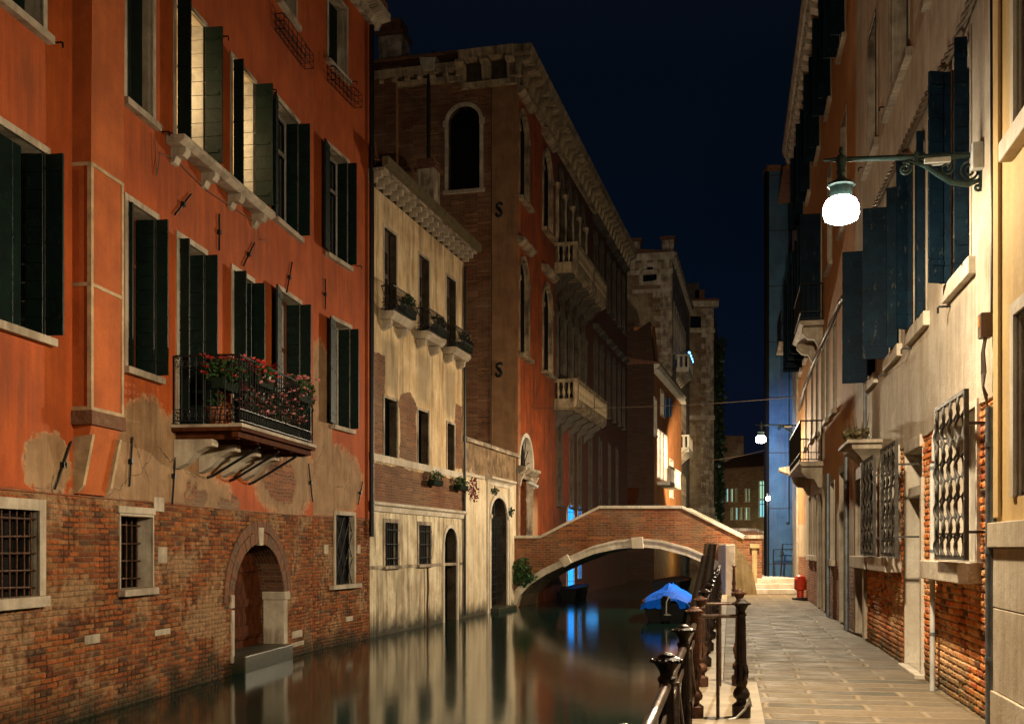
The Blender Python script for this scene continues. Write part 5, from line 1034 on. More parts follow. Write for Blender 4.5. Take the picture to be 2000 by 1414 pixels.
for xf, xn, far, near, lab in ((1862, 1896, 42, 26, 0), (1786, 1809, 28, 14, 1), (1738, 1757, 52, 22, 2), (1698, 1711, 53, 14, 3)):
    h = rhole(xf, xn, zs1, zt1); o = window(FR, bR, hR, h, .26, .06, .012, 0, 'stone', 'glass', cas='frame_w'); pm = lambda x: F * 1.02 / (FR.O.y + FR.U.y * FR.u(x)) * 1.09
    MB(FR).box(h[0] - .22, h[1] + .25, -.02, .07, h[2] - .17, h[2] - .003).build('sill', M['stone_white'], o, bevel=.008)
    w_ = far / pm(xf); lw = w_ * .55 if lab in (0, 1) else w_
    shutter(FR, o, h[1] - .02, -1, lw, h[2] - .02, h[3] - .02, 93, .15, mat=M['shutter_blue'], board=.235)
    if lab in (0, 1): shutter(FR, o, h[1] - .02 - .01, -1, w_ - lw + .06, h[2] - .02, h[3] - .02, 70, 0, d0=.03 + lw * .75, mat=M['shutter_blue'], board=.235)
    shutter(FR, o, h[0] + .02, 1, near / pm(xn), h[2] - .02, h[3] - .02, 90, .1, mat=M['shutter_blue'])
zs2 = 7.85
for xf, xn in ((1696, 1713), (1739, 1775), (1823, 1868)):
    h = rhole(xf, xn, zs2, zs2 + 2.1); o = window(FR, bR, hR, h, .3, .07, .015, .12, 'stone_dirty', 'glass', cas='frame_b', sillw=.3)
    MB(FR).box(h[0] + .02, h[0] + .06, -.28, .02, h[2], h[3]).build('shutter', M['shutter_blue'], o)
    hook(FR, o, xf - 4, 1070 - (zs2 - EYE) * F / (FR.O.y + FR.U.y * h[1]))
for xf, xn in ((1862, 1893), (1786, 1806), (1738, 1754)): hook(FR, bR, xf - 5, 1070 - (zs1 - .25 - EYE) * F / (FR.O.y + FR.U.y * FR.u(xf)))
# ground floor: woven grilles, doors
def woven(fr, par, u0, u1, z0, z1, d, nr=8, rows=8, r=.016):
    g_ = MB(fr); fw = .035
    g_.box(u0, u0 + fw, d - .02, d + .02, z0, z1).box(u1 - fw, u1, d - .02, d + .02, z0, z1).box(u0 + fw, u1 - fw, d - .021, d + .021, z0, z0 + fw).box(u0 + fw, u1 - fw, d - .021, d + .021, z1 - fw, z1)
    g = g_.build('grille', M['grille'], par); mb = MB(fr); rh = (z1 - z0 - 2 * fw) / rows; su = (u1 - u0 - 2 * fw) / nr
    for k in range(nr):
        pts = []; c = u0 + fw + su * (k + .5)
        for t in range(rows * 6 + 1): ph = math.pi * t / 6; pts.append((c + su * .32 * math.sin(ph + math.pi * (k % 2) * 0), d + .022 * abs(math.sin(ph)) * (1 if k % 2 else -1) + .01, z0 + fw + rh * t / 6))
        mb.tube(pts, r, 7)
    for q in range(1, rows): z = z0 + fw + rh * q; mb.tube([(u0 + fw, d, z), (u1 - fw, d, z)], r * .62, 6)
    mb.build('woven_bar', M['grille'], g, smooth=True); mb = MB(fr)
    for u in (u0 + .02, u1 - .02):
        for z in (z0 + .25, z1 - .3): mb.box(u - .012, u + .012, -.05, d - .02, z - .012, z + .012)
    mb.build('grille_stay', M['grille'], g); return g
M['grille'] = plain('grey_painted_iron', (.09, .082, .072, 1), .6, .35, 14, .25, .15, col2=(.045, .04, .033, 1), spec=.2)
zg0, zg1 = 1.42, FR.z(1897, 790)
for xf, xn, gf, gn, z1, lab in ((1838, 1909, 1829, 1888, zg1, 0), (1722, 1756, 1722, 1751, 2.92, 1), (1683, 1712, 1683, 1708, 2.92, 2)):
    h = rhole(xf, xn, zg0, z1 - .05); o = window(FR, bR, hR, h, .34, .07, .02, 0, 'stone_white', 'glass' if lab == 0 else 'void', name='grille_window'); 
    if lab == 0: MB(FR).box(h[0], h[1], -.33, -.3, h[2], h[3]).build('curtain', M['frame_w'], o)
    MB(FR).box(h[0] - .12, h[1] + .12, -.02, .2, zg0 - .2, zg0 - .003).build('sill', M['stone_white'], o, bevel=.01)
    dg = .22; u0, u1 = FR.u(gn, dg), FR.u(gf, dg); woven(FR, o, u0, u1, zg0 + .02, z1 + (.03 if lab == 0 else -.03), dg, 8 if lab == 0 else 7, 8, .015)
# street door with glazed transom
h = rhole(1770, 1801, .06, FR.z(1801, 872)); hR.append(h); mb = MB(FR); reveal(mb, h, .52); o = mb.build('street_door', M['stone_white'], bR)
MB(FR).box(h[0] + .0, h[1], -.52, -.47, h[2], h[3]).build('door_leaf', M['shutter'], o)
zl = FR.z(1801, 965); MB(FR).box(h[0], h[1], -.5, -.02, zl, zl + .13).build('lintel', M['stone_white'], o, bevel=.01); MB(FR).box(h[0] - .0, h[1] + .02, -.2, .03, h[3] + .003, h[3] + .15).build('lintel', M['stone_white'], o, bevel=.01)
bars(FR, o, (h[0], h[1], zl + .14, h[3], 0), 5, 2, -.3, .012, 'iron')
MB(FR).box(h[0] - .1, h[0], -.02, .03, 0.05, zl + .2).box(h[1] + .003, h[1] + .06, -.02, .02, .05, h[3]).build('door_frame', M['stone_white'], o, bevel=.008); MB(FR).box(h[0] - .12, h[1] + .05, -.5, .1, -.02, .055).build('doorstep', M['stone_white'], o, bevel=.015)
mb = MB(FR)
for k in range(7):
    z = .32 + k * .235; c_ = (h[1] - .006, -.2, z); mb.tube([(h[1] + .01, -.2, z), (h[1] - .008, -.2, z)], .022, 12)
mb.build('stud', M['rust'], o)
# stone doorway of the far end
h = rhole(1676, 1690, .03, 2.75); hR.append(h); mb = MB(FR); reveal(mb, h, .35); o = mb.build('stone_doorway', M['stone'], bR); band(MB(FR), h, .2, -.02, .05).build('door_frame', M['stone'], o, bevel=.01); MB(FR).box(h[0], h[1], -.35, -.3, h[2], h[3]).build('door_leaf', M['wood'], o)
uB0, uB1 = FR.u(1960), FR.u(1752); hB1 = (uB0, uB1, -.05, zbk, 0); hB2 = (uB1, uS - .02, -.05, 1.32, 0)
relief(FR, bR, uB0, uB1, -.05, zbk, hR, .0125, c1=(.74, .215, .05), c2=(.5, .12, .045), lm=(.66, .43, .22), mo1=(.5, .36, .2), kk=1.3); relief(FR, bR, uB1, uS - .02, -.05, 1.32, hR, .02, c1=(.74, .215, .05), c2=(.5, .12, .045), lm=(.66, .43, .22), mo1=(.5, .36, .2), kk=1.3)
MB(FR).poly([(uB0, 0, zbk), (uB1, 0, zbk), (uB1, -.05, zbk), (uB0, -.05, zbk)]).poly([(uB1, 0, 1.32), (uS, 0, 1.32), (uS, -.05, 1.32), (uB1, -.05, 1.32)]).poly([(uB1, 0, 1.32), (uB1, -.05, 1.32), (uB1, -.05, zbk), (uB1, 0, zbk)]).build('plaster_edge', M['stone'], bR)
hh2 = [hB1, hB2] + [(a, b, max(c, zbk) if b <= uB1 else max(c, 1.32), d, e) for a, b, c, d, e in hR]
sheet(MB(FR), -3, uS, -.3, TR1, hh2).build('wall', M['right1'], bR)
shell(FR, bR, -3, uS, -.3, TR1, 8, M['right1'], M['roof'], .5)
MB(FR).box(FR.u(1932), FR.u(1751), -.02, .025, zbk - .02, zbk + .03).build('plaster_edge', M['right1'], bR) if 0 else None
for x, ya, yb, r, m_, nm in ((1939, 795, 1430, .05, 'zinc', 0), (1823, 905, 1335, .028, 'white_box', 1), (1654, 880, 1215, .05, 'zinc', 2)):
    u = FR.u(x, .08); MB(FR).tube([(u, .09, 0.0), (u, .09, FR.z(x, ya, .08))], r, 12).build('drainpipe', M[m_], bR, smooth=True)
    mb = MB(FR)
    for z in (.6, 1.5, 2.4): mb.tube([(u, .09, z), (u, .09, z + .035)], r * 1.12, 12)
    mb.build('pipe_clamp', M['zinc'], bR)
u = FR.u(1823, .06); MB(FR).tube([(u, .06, FR.z(1823, 905)), (u, .06, FR.z(1823, 860)), (u + .05, .03, FR.z(1823, 845)), (u + .1, .0, FR.z(1823, 842))], .018, 8).build('conduit', M['white_box'], bR)
u = FR.u(1695, .05); MB(FR).tube([(u + .3, .06, 2.1), (u + .3, .06, 5.2)], .03, 8).build('drainpipe', M['zinc'], bR, smooth=True)
# ornamental stone bowl with a plant
us_c = FR.u(1672, .3); zc = FR.z(1665, 862, .4)
c_ = thing('stone_bracket', 'moulded stone wall bracket like a half bowl between the cream and ochre street houses', 'bracket', FR.W(us_c, 0, zc - .4))
mb = MB(FR); pr = [(.5, 0), (.5, -.05), (.44, -.06), (.42, -.13), (.34, -.19), (.3, -.22), (.12, -.42), (.02, -.5)]
for k in range(len(pr) - 1):
    (a, za), (b, zb) = pr[k], pr[k + 1]; ra, rb = a * 1.5, b * 1.5
    A = [(us_c - ra, 0, zc + za), (us_c - ra, a, zc + za), (us_c + ra, a, zc + za), (us_c + ra, 0, zc + za)]; B = [(us_c - rb, 0, zc + zb), (us_c - rb, b, zc + zb), (us_c + rb, b, zc + zb), (us_c + rb, 0, zc + zb)]
    for j in range(3): mb.poly([A[j], A[j + 1], B[j + 1], B[j]])
mb.poly([(us_c - .75, 0, zc), (us_c - .75, .5, zc), (us_c + .75, .5, zc), (us_c + .75, 0, zc)]); mb.build('bowl', M['stone'], c_)
t = thing('dry_plant', 'straggly half dry plant growing out of the stone wall bracket', 'plant', FR.W(us_c, .25, zc)); leaves(MB(FR), (us_c, .3, zc + .1), (.5, .2, .14), 220, .09).build('foliage', M['leaf_dry'], t); mb = MB(FR)
for k in range(16):
    a = random.uniform(-1, 1); b = random.uniform(.3, 1); p = (us_c + a * .4, .25, zc); q = (us_c + a * .7 - .1, .3 + .1 * a, zc + .2 * b + .1); mb.tube([p, q, (q[0] + a * .2, q[1], q[2] + .2 * b)], [.012, .008, .003], 4)
mb.build('stem', M['cable'], t)
# nearest yellow house
FN = Fr(*[a + b for a, b in zip(rw(3.0), (-.06, .012))], *[a + b for a, b in zip(rw(9.05), (-.06, .012))]); bN = thing('yellow_house', 'yellow stucco house corner with a white stone base at the right edge', 'house', (*rw(6), 0)); hN = []
n = NT('yellow_render'); c, h_ = plaster(n, (.58, .4, .17, 1), (.48, .32, .13, 1), .5, 1, (.35, .22, .1, 1)); M['yellow'] = n.fin(c, .85, n.bump(h_, .4, .02), .25)
h = (FN.u(1970), FN.u(1970), 0, 0, 0); uw = FN.u(1985); h = (uw - 1.2, uw, 1.95, FN.z(1985, 615), 0); o = window(FN, bN, hN, h, .3, .1, .025, 0, 'stone_white', 'void', cas='frame_w')
h = (uw - 1.2, uw, FN.z(1985, 265), 9.5, 0); o = window(FN, bN, hN, h, .3, .1, .025, 0, 'stone_white', 'void', cas='frame_b'); MB(FN).box(h[0] - .2, h[1] + .14, -.02, .1, h[2] - .16, h[2] - .003).build('sill', M['stone_white'], o, bevel=.01)
sheet(MB(FN), 0, FN.L, -.2, 13.5, hN).build('wall', M['yellow'], bN); mb = MB(FN); mb.poly([(FN.L, 0, -.2), (FN.L, -.13, -.2), (FN.L, -.13, 13.5), (FN.L, 0, 13.5)]); mb.build('return_wall', M['yellow'], bN)
MB(FN).box(FN.L - .22, FN.L - .05, 0, .03, 1.8, 13.4).build('pilaster_strip', M['yellow'], bN, bevel=.006)
n = NT('pitted_base_stone'); c, h_ = plaster(n, (.58, .5, .38, 1), (.46, .38, .27, 1), .4, 1.5, (.25, .18, .1, 1)); v_ = n.noise(n.uv, 90, 2, .5, 1, .5, 1); c = n.mix(n.ramp(v_, .62, .75, 0, .7), c, (.12, .09, .06, 1)); M['basestone'] = n.fin(c, .8, n.bump(h_, .5, .02), .3)
MB(FN).box(FN.L - 3.2, FN.L + .01, 0, .05, -.1, .36).box(FN.L - 3.2, FN.L + .0, 0, .03, .363, 1.05).box(FN.L - 3.2, FN.L + .0, 0, .03, 1.055, 1.55).box(FN.L - 3.2, FN.L + .02, 0, .07, 1.553, 1.76).build('stone_base', M['basestone'], bN, bevel=.008)
# junction box and cables
FRx = FR
t = thing('junction_box', 'brown electrical junction box with looped wires on the wall right of the woven window grille', 'junction box', FR.W(FR.u(1941), .03, FR.z(1941, 665)))
u = FR.u(1941); za, zb_ = FR.z(1941, 660), FR.z(1941, 612); jb = MB(FR).box(u - .07, u + .07, .02, .12, za, zb_).build('box', plain('brown_plastic', (.13, .07, .035, 1), .5, .2, 6, .1), t, bevel=.012)
MB(FR).box(u - .035, u + .035, .1205, .124, za + .1, zb_ - .03).build('sticker', plain('orange_sticker', (.5, .18, .03, 1), .6, .2, 3, 0), jb)
mb = MB(FR)
for k in range(4): mb.tube([(u - .04 + k * .025, .07, za), (u - .05 + k * .03, .09, za - .12), (u - .06 + k * .05, .08, za - .3), (u - .02 + k * .01, .09, za - .42), (u + .01, .05, za - .5 - .03 * k)], .009, 5)
mb.build('wire', M['cable'], t)
pts = [(1938, -60), (1936, 0), (1937, 280), (1938, 420), (1937, 612)]
tag(MB(FR).tube([(FR.u(x, .03), .03, FR.z(x, y, .03)) for x, y in pts], .012, 6).build('wall_cable', M['pipe_dark']), 'dark clipped cable running straight down the wall to the brown junction box', 'cable')
def twisted(pts, label, r=.016, rr=.02, d=.07, turns=22, lift=0):
    P = [Vector((FR.u(x, d), d, FR.z(x, y, d))) for x, y in pts]; mb = MB(FR); full = []
    for a, b in zip(P[:-1], P[1:]):
        N = max(2, int((b - a).length / .05))
        full += [a + (b - a) * k / N for k in range(N)]
    full.append(P[-1])
    for s_ in range(3): mb.tube([p + Vector((0, math.cos(k * .55 + s_ * 2.1), math.sin(k * .55 + s_ * 2.1))) * rr for k, p in enumerate(full)], r, 5)
    return tag(mb.build('wall_cable', M['cable']), label, 'cable')
twisted([(1905, -20), (1868, 80), (1812, 185), (1766, 285), (1722, 375), (1700, 425)], 'thick twisted cable bundle sagging across the cream street house', .02, .026)
twisted([(1690, 490), (1660, 560), (1640, 590), (1612, 655), (1590, 705), (1570, 760), (1561, 800)], 'twisted cable running down the ochre street house towards the far lamp', .022, .026)
# ================================================================ ochre house on the right
uE2 = ru(36.0); TR2 = 14.9; bO = thing('ochre_street_house', 'ochre street house with pale cornice and two stone balconies, beyond the cream one', 'house', (*rw(20), 0)); hO = []
for k, Y in enumerate((21.3, 24.3, 27.3, 30.6, 33.4)):
    h = (ru(Y), ru(Y + 1.0), 11.7, 14.0, 0); pn = ['void', 'dimgreen', 'dimgreen', 'void', 'void'][k]
    if 'dimgreen' not in M: M['dimgreen'] = emis('dim_green_lit_room', (.1, .16, .04), .25)
    o = window(FR, bO, hO, h, .2, .06, .015, .1, 'stone', pn if k else M['dimgreen']); shutter(FR, o, h[1] - .01, -1, .32, h[2], h[3], 90, 0, mat=M['shutter_blue']); shutter(FR, o, h[0] + .01, 1, .26, h[2], h[3], 95, 0, mat=M['shutter_blue'])
for k, Y in enumerate((21.2, 24.2)):
    h = (ru(Y), ru(Y + 1.0), 8.0, 10.2, 0); window(FR, bO, hO, h, .25, .05, .012, .1, 'stone', 'void', cas='frame_b')
for k, Y in enumerate((26.9, 29.2, 31.6, 33.9)):
    h = (ru(Y), ru(Y + 1.0), 7.2, 9.9, 0); o = window(FR, bO, hO, h, .2, .06, .015, .1 if k else 0, 'stone', 'void'); shutter(FR, o, h[1] - .01, -1, .52, h[2] + .05, h[3], 90, 0, mat=M['shutter_blue']); shutter(FR, o, h[0] + .01, 1, .5, h[2] + .05, h[3], 92, 0, mat=M['shutter_blue'])
for xf, xn in ((1627.5, 1633), (1614, 1619), (1604.5, 1610), (1594, 1598), (1585, 1588), (1573.5, 1576)):
    h = rhole(xf, xn, 4.55 if xf not in (1604.5,) else 3.72, 6.45); window(FR, bO, hO, h, .3, .04, .012, .1 if xf != 1604.5 else 0, 'stone', 'void' if xf != 1604.5 else 'glass', sm=None)
for (Y0, Y1, zb, zt_) in ((26.2, 29.0, 7.1, 8.0), (26.4, 31.0, 3.68, 4.68)):
    u0, u1 = ru(Y0), ru(Y1); bl = MB(FR).prism_u([(0, zb - .12), (.5, zb - .12), (.58, zb - .06), (.58, zb), (0, zb)], u0, u1).build('balcony', M['stone'], bO, bevel=.01)
    for u in (u0 + .25, u1 - .45): MB(FR).prism_u([(0, zb - .123), (.5, zb - .123), (.5, zb - .25), (.36, zb - .4), (.2, zb - .42), (.1, zb - .62), (0, zb - .66)], u, u + .22).build('corbel', M['stone'], bl, bevel=.015)
    balcony_rail(FR, bl, u0 + .04, u1 - .04, .54, zb, zt_ - zb, .12, .01, scroll=False)
for xf, xn, z0, z1 in ((1622, 1630, .95 + .35, 3.0), (1589, 1596, 1.35, 3.0), (1580, 1586, 1.35, 3.0)): h = rhole(xf, xn, z0, z1); window(FR, bO, hO, h, .28, .05, .015, .14, 'stone_white', 'void')
h = rhole(1600, 1610, .03, FR.z(1610, 960), .35); o = window(FR, bO, hO, h, .35, .16, .05, 0, 'stone', 'wood', name='arched_doorway')
h = rhole(1643, 1652, .03, FR.z(1652, 920)); o = window(FR, bO, hO, h, .3, .14, .04, 0, 'stone', 'wood', name='doorway')
for x, ya, yb in ((1617, 930, 1205),): u = FR.u(x, .08); MB(FR).tube([(u, .08, 0), (u, .08, FR.z(x, ya))], .045, 10).build('drainpipe', M['zinc'], bO, smooth=True)
sheet(MB(FR), uS, uE2, -.3, TR2 - .3, hO).build('wall', M['right2'], bO); shell(FR, bO, uS, uE2, -.3, TR2 - .3, 8, M['right2'], M['roof'], .3)
MB(FR).prism_u([(0, TR2 - .35), (.46, TR2 - .25), (.52, TR2 - .1), (.52, TR2 + .1), (0, TR2 + .1)], uS + 1.6, uE2 + .1).build('cornice', M['stone'], bO)
mb = MB(FR); k = uS + 1.7
while k < uE2: mb.prism_u([(0, TR2 - .353), (.42, TR2 - .3), (.36, TR2 - .5), (0, TR2 - .62)], k, k + .33); k += .62
mb.build('corbel_row', M['stone'], bO)
# third pale house and blue-lit gable at the end
uE3 = ru(39.5); b3 = thing('narrow_grey_house', 'narrow grey house with a small balcony between the ochre street house and blue gable', 'house', (*rw(37.5), 0)); n = NT('grey_render'); c, h_ = plaster(n, (.34, .28, .2, 1), (.24, .19, .14, 1), .6); M['grey'] = n.fin(c, .85, n.bump(h_, .5, .02), .25)
sheet(MB(FR), uE2 + .02, uE3, -.3, 14.2, []).build('wall', M['grey'], b3); shell(FR, b3, uE2 + .02, uE3, -.3, 14.2, 5, M['grey'], M['roof'], .5)
zb = 8.55; u0, u1 = ru(36.4), ru(38.4); bl = MB(FR).box(u0, u1, 0, .62, zb - .12, zb).build('balcony', M['stone'], b3, bevel=.01); balcony_rail(FR, bl, u0 + .05, u1 - .05, .56, zb, 1.0, .12, .011, scroll=False)
MB(FR).prism_u([(0, zb - .123), (.55, zb - .123), (.5, zb - .35), (.3, zb - .5), (.22, zb - .75), (0, zb - .8)], u0 + .15, u0 + .4).build('corbel', M['stone'], bl, bevel=.015)
zc_ = 4.25; MB(FR).prism_u([(0, zc_ - .3), (.2, zc_ - .25), (.6, zc_ - .1), (.62, zc_), (0, zc_ + .1)], ru(36.2), ru(36.9)).build('corbel', M['stone'], b3, bevel=.01)
MB(FR).box(uE2 + .05, uE2 + .4, 0, .05, 0, 14).build('quoin_strip', M['stone'], b3)
xj0 = (1502 - CX) / F * 39.8; FJ = Fr(xj0, 39.8, xj0 + 2.6, 39.8, n=(0, -1)); bJ = thing('blue_lit_gable', 'tall plain rendered gable washed in blue light closing the alley behind the steps', 'house', (xj0, 39.8, 0)); ZJ = FJ.z(1530, 335)
n = NT('blue_lit_render'); c, h_ = plaster(n, (.036, .09, .15, 1), (.02, .055, .1, 1), .5, .8, (.05, .05, .08, 1)); sp = n.n('ShaderNodeSeparateXYZ', {0: n.uv}); zz = n.math('FRACT', n.math('DIVIDE', n.math('ADD', sp.outputs[1], n.math('MULTIPLY', n.noise(n.uv, 1, 2), .12)), 2.05)); ln = n.math('COMPARE', zz, .5, .012); c = n.mix(n.math('MULTIPLY', ln, .8), c, (.02, .02, .03, 1)); M['bluew'] = n.fin(c, .8, n.bump(h_, .4, .03), .3)  # blue of the light is also put into the render colour
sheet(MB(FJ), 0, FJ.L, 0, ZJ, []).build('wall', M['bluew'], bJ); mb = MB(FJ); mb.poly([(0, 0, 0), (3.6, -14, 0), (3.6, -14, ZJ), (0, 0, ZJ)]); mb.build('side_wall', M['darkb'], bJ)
MB(FJ).box(-.1, FJ.L, -.5, .1, ZJ + .003, ZJ + .2).poly([(0, -.5, ZJ), (FJ.L, -.5, ZJ), (FJ.L + 3.6, -14, ZJ), (3.6, -14, ZJ)]).build('roof', M['roof'], bJ); MB(FJ).box(-.12, .0, -.3, .02, .5, ZJ).build('shaded_side', M['void'], bJ)  # near-black strip stands in for the building's side in shadow
MB(FJ).tube([(FJ.u(1537), .08, FJ.z(1537, 1020)), (FJ.u(1537), .08, ZJ - .5)], .06, 8).build('drainpipe', M['bluew'], bJ, smooth=True)
mb = MB(FJ); gu, gz = FJ.u(1525), FJ.z(1525, 1083)
mb.tube([(gu - .05, .012, gz + .1), (gu + .08, .012, gz + .13), (gu + .1, .012, gz + .06), (gu - .02, .012, gz + .02), (gu + .12, .012, gz + .0), (gu + .02, .012, gz - .06), (gu - .06, .012, gz - .02)], .016, 5); mb.build('graffiti', M['iron'], bJ)
mb = MB(FJ); ru0 = FJ.u(1504); mb.tube([(ru0, .5, .5), (ru0, .5, 1.5), (FJ.u(1548), .5, 1.5)], .025, 6).tube([(ru0, .5, 1.0), (FJ.u(1548), .5, 1.0)], .02, 6).tube([(FJ.u(1518), .5, .5), (FJ.u(1522), .5, 1.7), (FJ.u(1545), .5, 1.68), (FJ.u(1547), .5, .5)], .03, 6)
tag(mb.build('metal_barrier', M['iron']), 'dark metal tube barrier standing before the blue lit gable', 'barrier')
# ================================================================ street lamps
def lamp_curve(r):
    """how strongly the lantern throws its light at each height angle (z of the direction, -1 is straight down)"""
    P = [(-1, 1.9), (-.75, 1.25), (-.5, .78), (-.25, 1.0), (0, 1.0), (.2, .56), (.45, .22), (1, .17)]; e = r.color_ramp.elements
    while len(e) < len(P): e.new(.5)
    for k, (z, v) in enumerate(P): e[k].position = z * .5 + .5; e[k].color = (v, v, v, 1)
def lamp(u, z, L, label, W, sc_=1.0, glow=30, group='wall mounted street lamps'):
    t = thing('street_lamp', label, 'street lamp', FR.W(u, 0, z), group); r = .028 * sc_
    mb = MB(FR).tube([(u, 0, z - .02), (u, L + .07, z + .03)], [r, r * .8], 10); mb.ball((u, L + .0, z + .03), .05 * sc_, 6); mb.tube([(u, L + .05, z + .03), (u, L + .16, z + .03)], [.02 * sc_, .012], 8)
    mb.build('arm', M['lamp'], t, smooth=True)
    mb = MB(FR)
    def spiral(cu, cz, r0, turns, a0, sgn):
        return [(u, cu + r0 * (1 - k / (turns * 12) * .86) * math.cos(a0 + sgn * k * math.pi / 6), cz + r0 * (1 - k / (turns * 12) * .86) * math.sin(a0 + sgn * k * math.pi / 6)) for k in range(int(turns * 12))]
    s = L / 1.23
    mb.tube(spiral(.1 * s, z - .16 * s, .1 * s, 2.0, 1.5, -1), .013 * s, 6).tube(spiral(.3 * s, z - .12 * s, .07 * s, 1.6, 1.7, 1), .011 * s, 6).tube(spiral(.66 * s, z - .1 * s, .062 * s, 2, 1.2, 1), .013 * s, 6).tube(spiral(.03 * s, z - .31 * s, .045 * s, 1.2, 2, 1), .014 * s, 6)
    mb.tube([(u, .64 * s, z - .03), (u, .5 * s, z - .08 * s), (u, .38 * s, z - .17 * s), (u, .26 * s, z - .25 * s), (u, .12 * s, z - .28 * s), (u, .0, z - .24 * s)], [.014 * s, .02 * s, .024 * s, .03 * s, .03 * s, .016 * s], 8)
    mb.tube([(u, .56 * s, z - .02), (u, .44 * s, z - .09 * s), (u, .3 * s, z - .2 * s)], .011 * s, 5); mb.box(u - .03, u + .03, 0, .02, z - .33 * s, z + .05); mb.box(u - .028, u + .028, .55 * s, .585 * s, z - .05, z + .04)
    mb.build('scroll_bracket', M['lamp'], t, smooth=True)
    MB(FR).box(u - .05, u + .05, .27 * s, .5 * s, z - .075, z - .028).build('ballast_box', M['white_box'], t, bevel=.005)
    MB(FR).lathe((u, L, z), [(.018, .14), (.025, .1), (.012, .08), (.045, .04), (.05, 0), (.035, -.06), (.05, -.1), (.03, -.13), (.06, -.17), (.12, -.2), (.13, -.22), (.105, -.23), (.1, -.33)][::-1], 16).build('lamp_hood', M['lamp'], t, smooth=True)
    gz = z - .43
    MB(FR).lathe((u, L, gz), [(.01, -.135), (.09, -.13), (.145, -.105), (.165, -.05), (.16, .02), (.135, .075), (.1, .1)], 20).build('lamp_glass', M['lampglass'], t, smooth=True)
    li = bpy.data.lights.new('lamp_light', 'POINT'); li.energy = W; li.color = WARM; li.shadow_soft_size = .1; li.use_nodes = True; nt = li.node_tree; em = nt.nodes['Emission']; lf = nt.nodes.new('ShaderNodeLightFalloff'); lf.inputs['Strength'].default_value = 1.0; lf.inputs['Smooth'].default_value = 1.0
    tcn = nt.nodes.new('ShaderNodeTexCoord'); sx = nt.nodes.new('ShaderNodeSeparateXYZ'); mr = nt.nodes.new('ShaderNodeValToRGB'); zz_ = nt.nodes.new('ShaderNodeMath'); zz_.operation = 'MULTIPLY_ADD'; zz_.inputs[1].default_value = .5; zz_.inputs[2].default_value = .5; lamp_curve(mr); mm = nt.nodes.new('ShaderNodeMath'); mm.operation = 'MULTIPLY'; nt.links.new(tcn.outputs['Normal'], sx.inputs[0]); nt.links.new(sx.outputs[2], zz_.inputs[0]); nt.links.new(zz_.outputs[0], mr.inputs[0]); nt.links.new(mr.outputs[0], mm.inputs[0]); nt.links.new(lf.outputs['Linear'], mm.inputs[1]); nt.links.new(mm.outputs[0], em.inputs['Strength']); lo = bpy.data.objects.new('lamp_light', li); COL.objects.link(lo); lo.parent = t; lo.location = FR.W(u, L, gz - .02) - t.location; return t
M['lamp'] = plain('green_cast_iron', (.03, .06, .055, 1), .4, .3, 12, .2, .3); M['lampglass'] = emis('glowing_lamp_glass', (1, .97, .82), 26, True)
lamp(FR.u(1917), 5.15, 1.23, 'green iron street lamp on a scrolled arm, the large near one at the right', L1)
lamp(FR.u(1563), 5.55, 1.25, 'green iron street lamp on a scrolled arm, the smaller one over the bridge end', L2)
lamp(ru(-15), 5.15, 1.23, 'unseen green iron street lamp added behind the viewer for fill light', L0)  # added lamp out of view, lifts the light on the left walls
t = thing('far_street_lamp', 'tiny bright lamp on a dark post at the edge of the blue lit gable', 'street lamp', (xj0 - .15, 39.4, 0)); z = EYE + (HY - 973) * 39.3 / F; x_ = (1500 - CX) / F * 39.3
MB().tube([(x_ + .03, 39.5, 0), (x_ + .03, 39.5, z + .2), (x_, 39.4, z + .15)], .035, 8).build('post', M['iron'], t); MB().ball((x_, 39.3, z), .085, 8).build('lamp_glass', emis('far_lamp_glass', (1, .98, .85), 20, True), t)
li = bpy.data.lights.new('lamp_light', 'POINT'); li.energy = 14; li.color = WARM; li.shadow_soft_size = .1; lo = bpy.data.objects.new('lamp_light', li); COL.objects.link(lo); lo.parent = t; lo.location = Vector((x_ - .1, 39.1, z)) - t.location
# meter box by the near lamp
u = FR.u(1920); tag(MB(FR).box(u - .05, u + .05, .0, .1, 4.98, 5.22).build('meter_box', M['white_box'], bevel=.008), 'small white box on the wall at the root of the near lamp arm', 'electrical box')
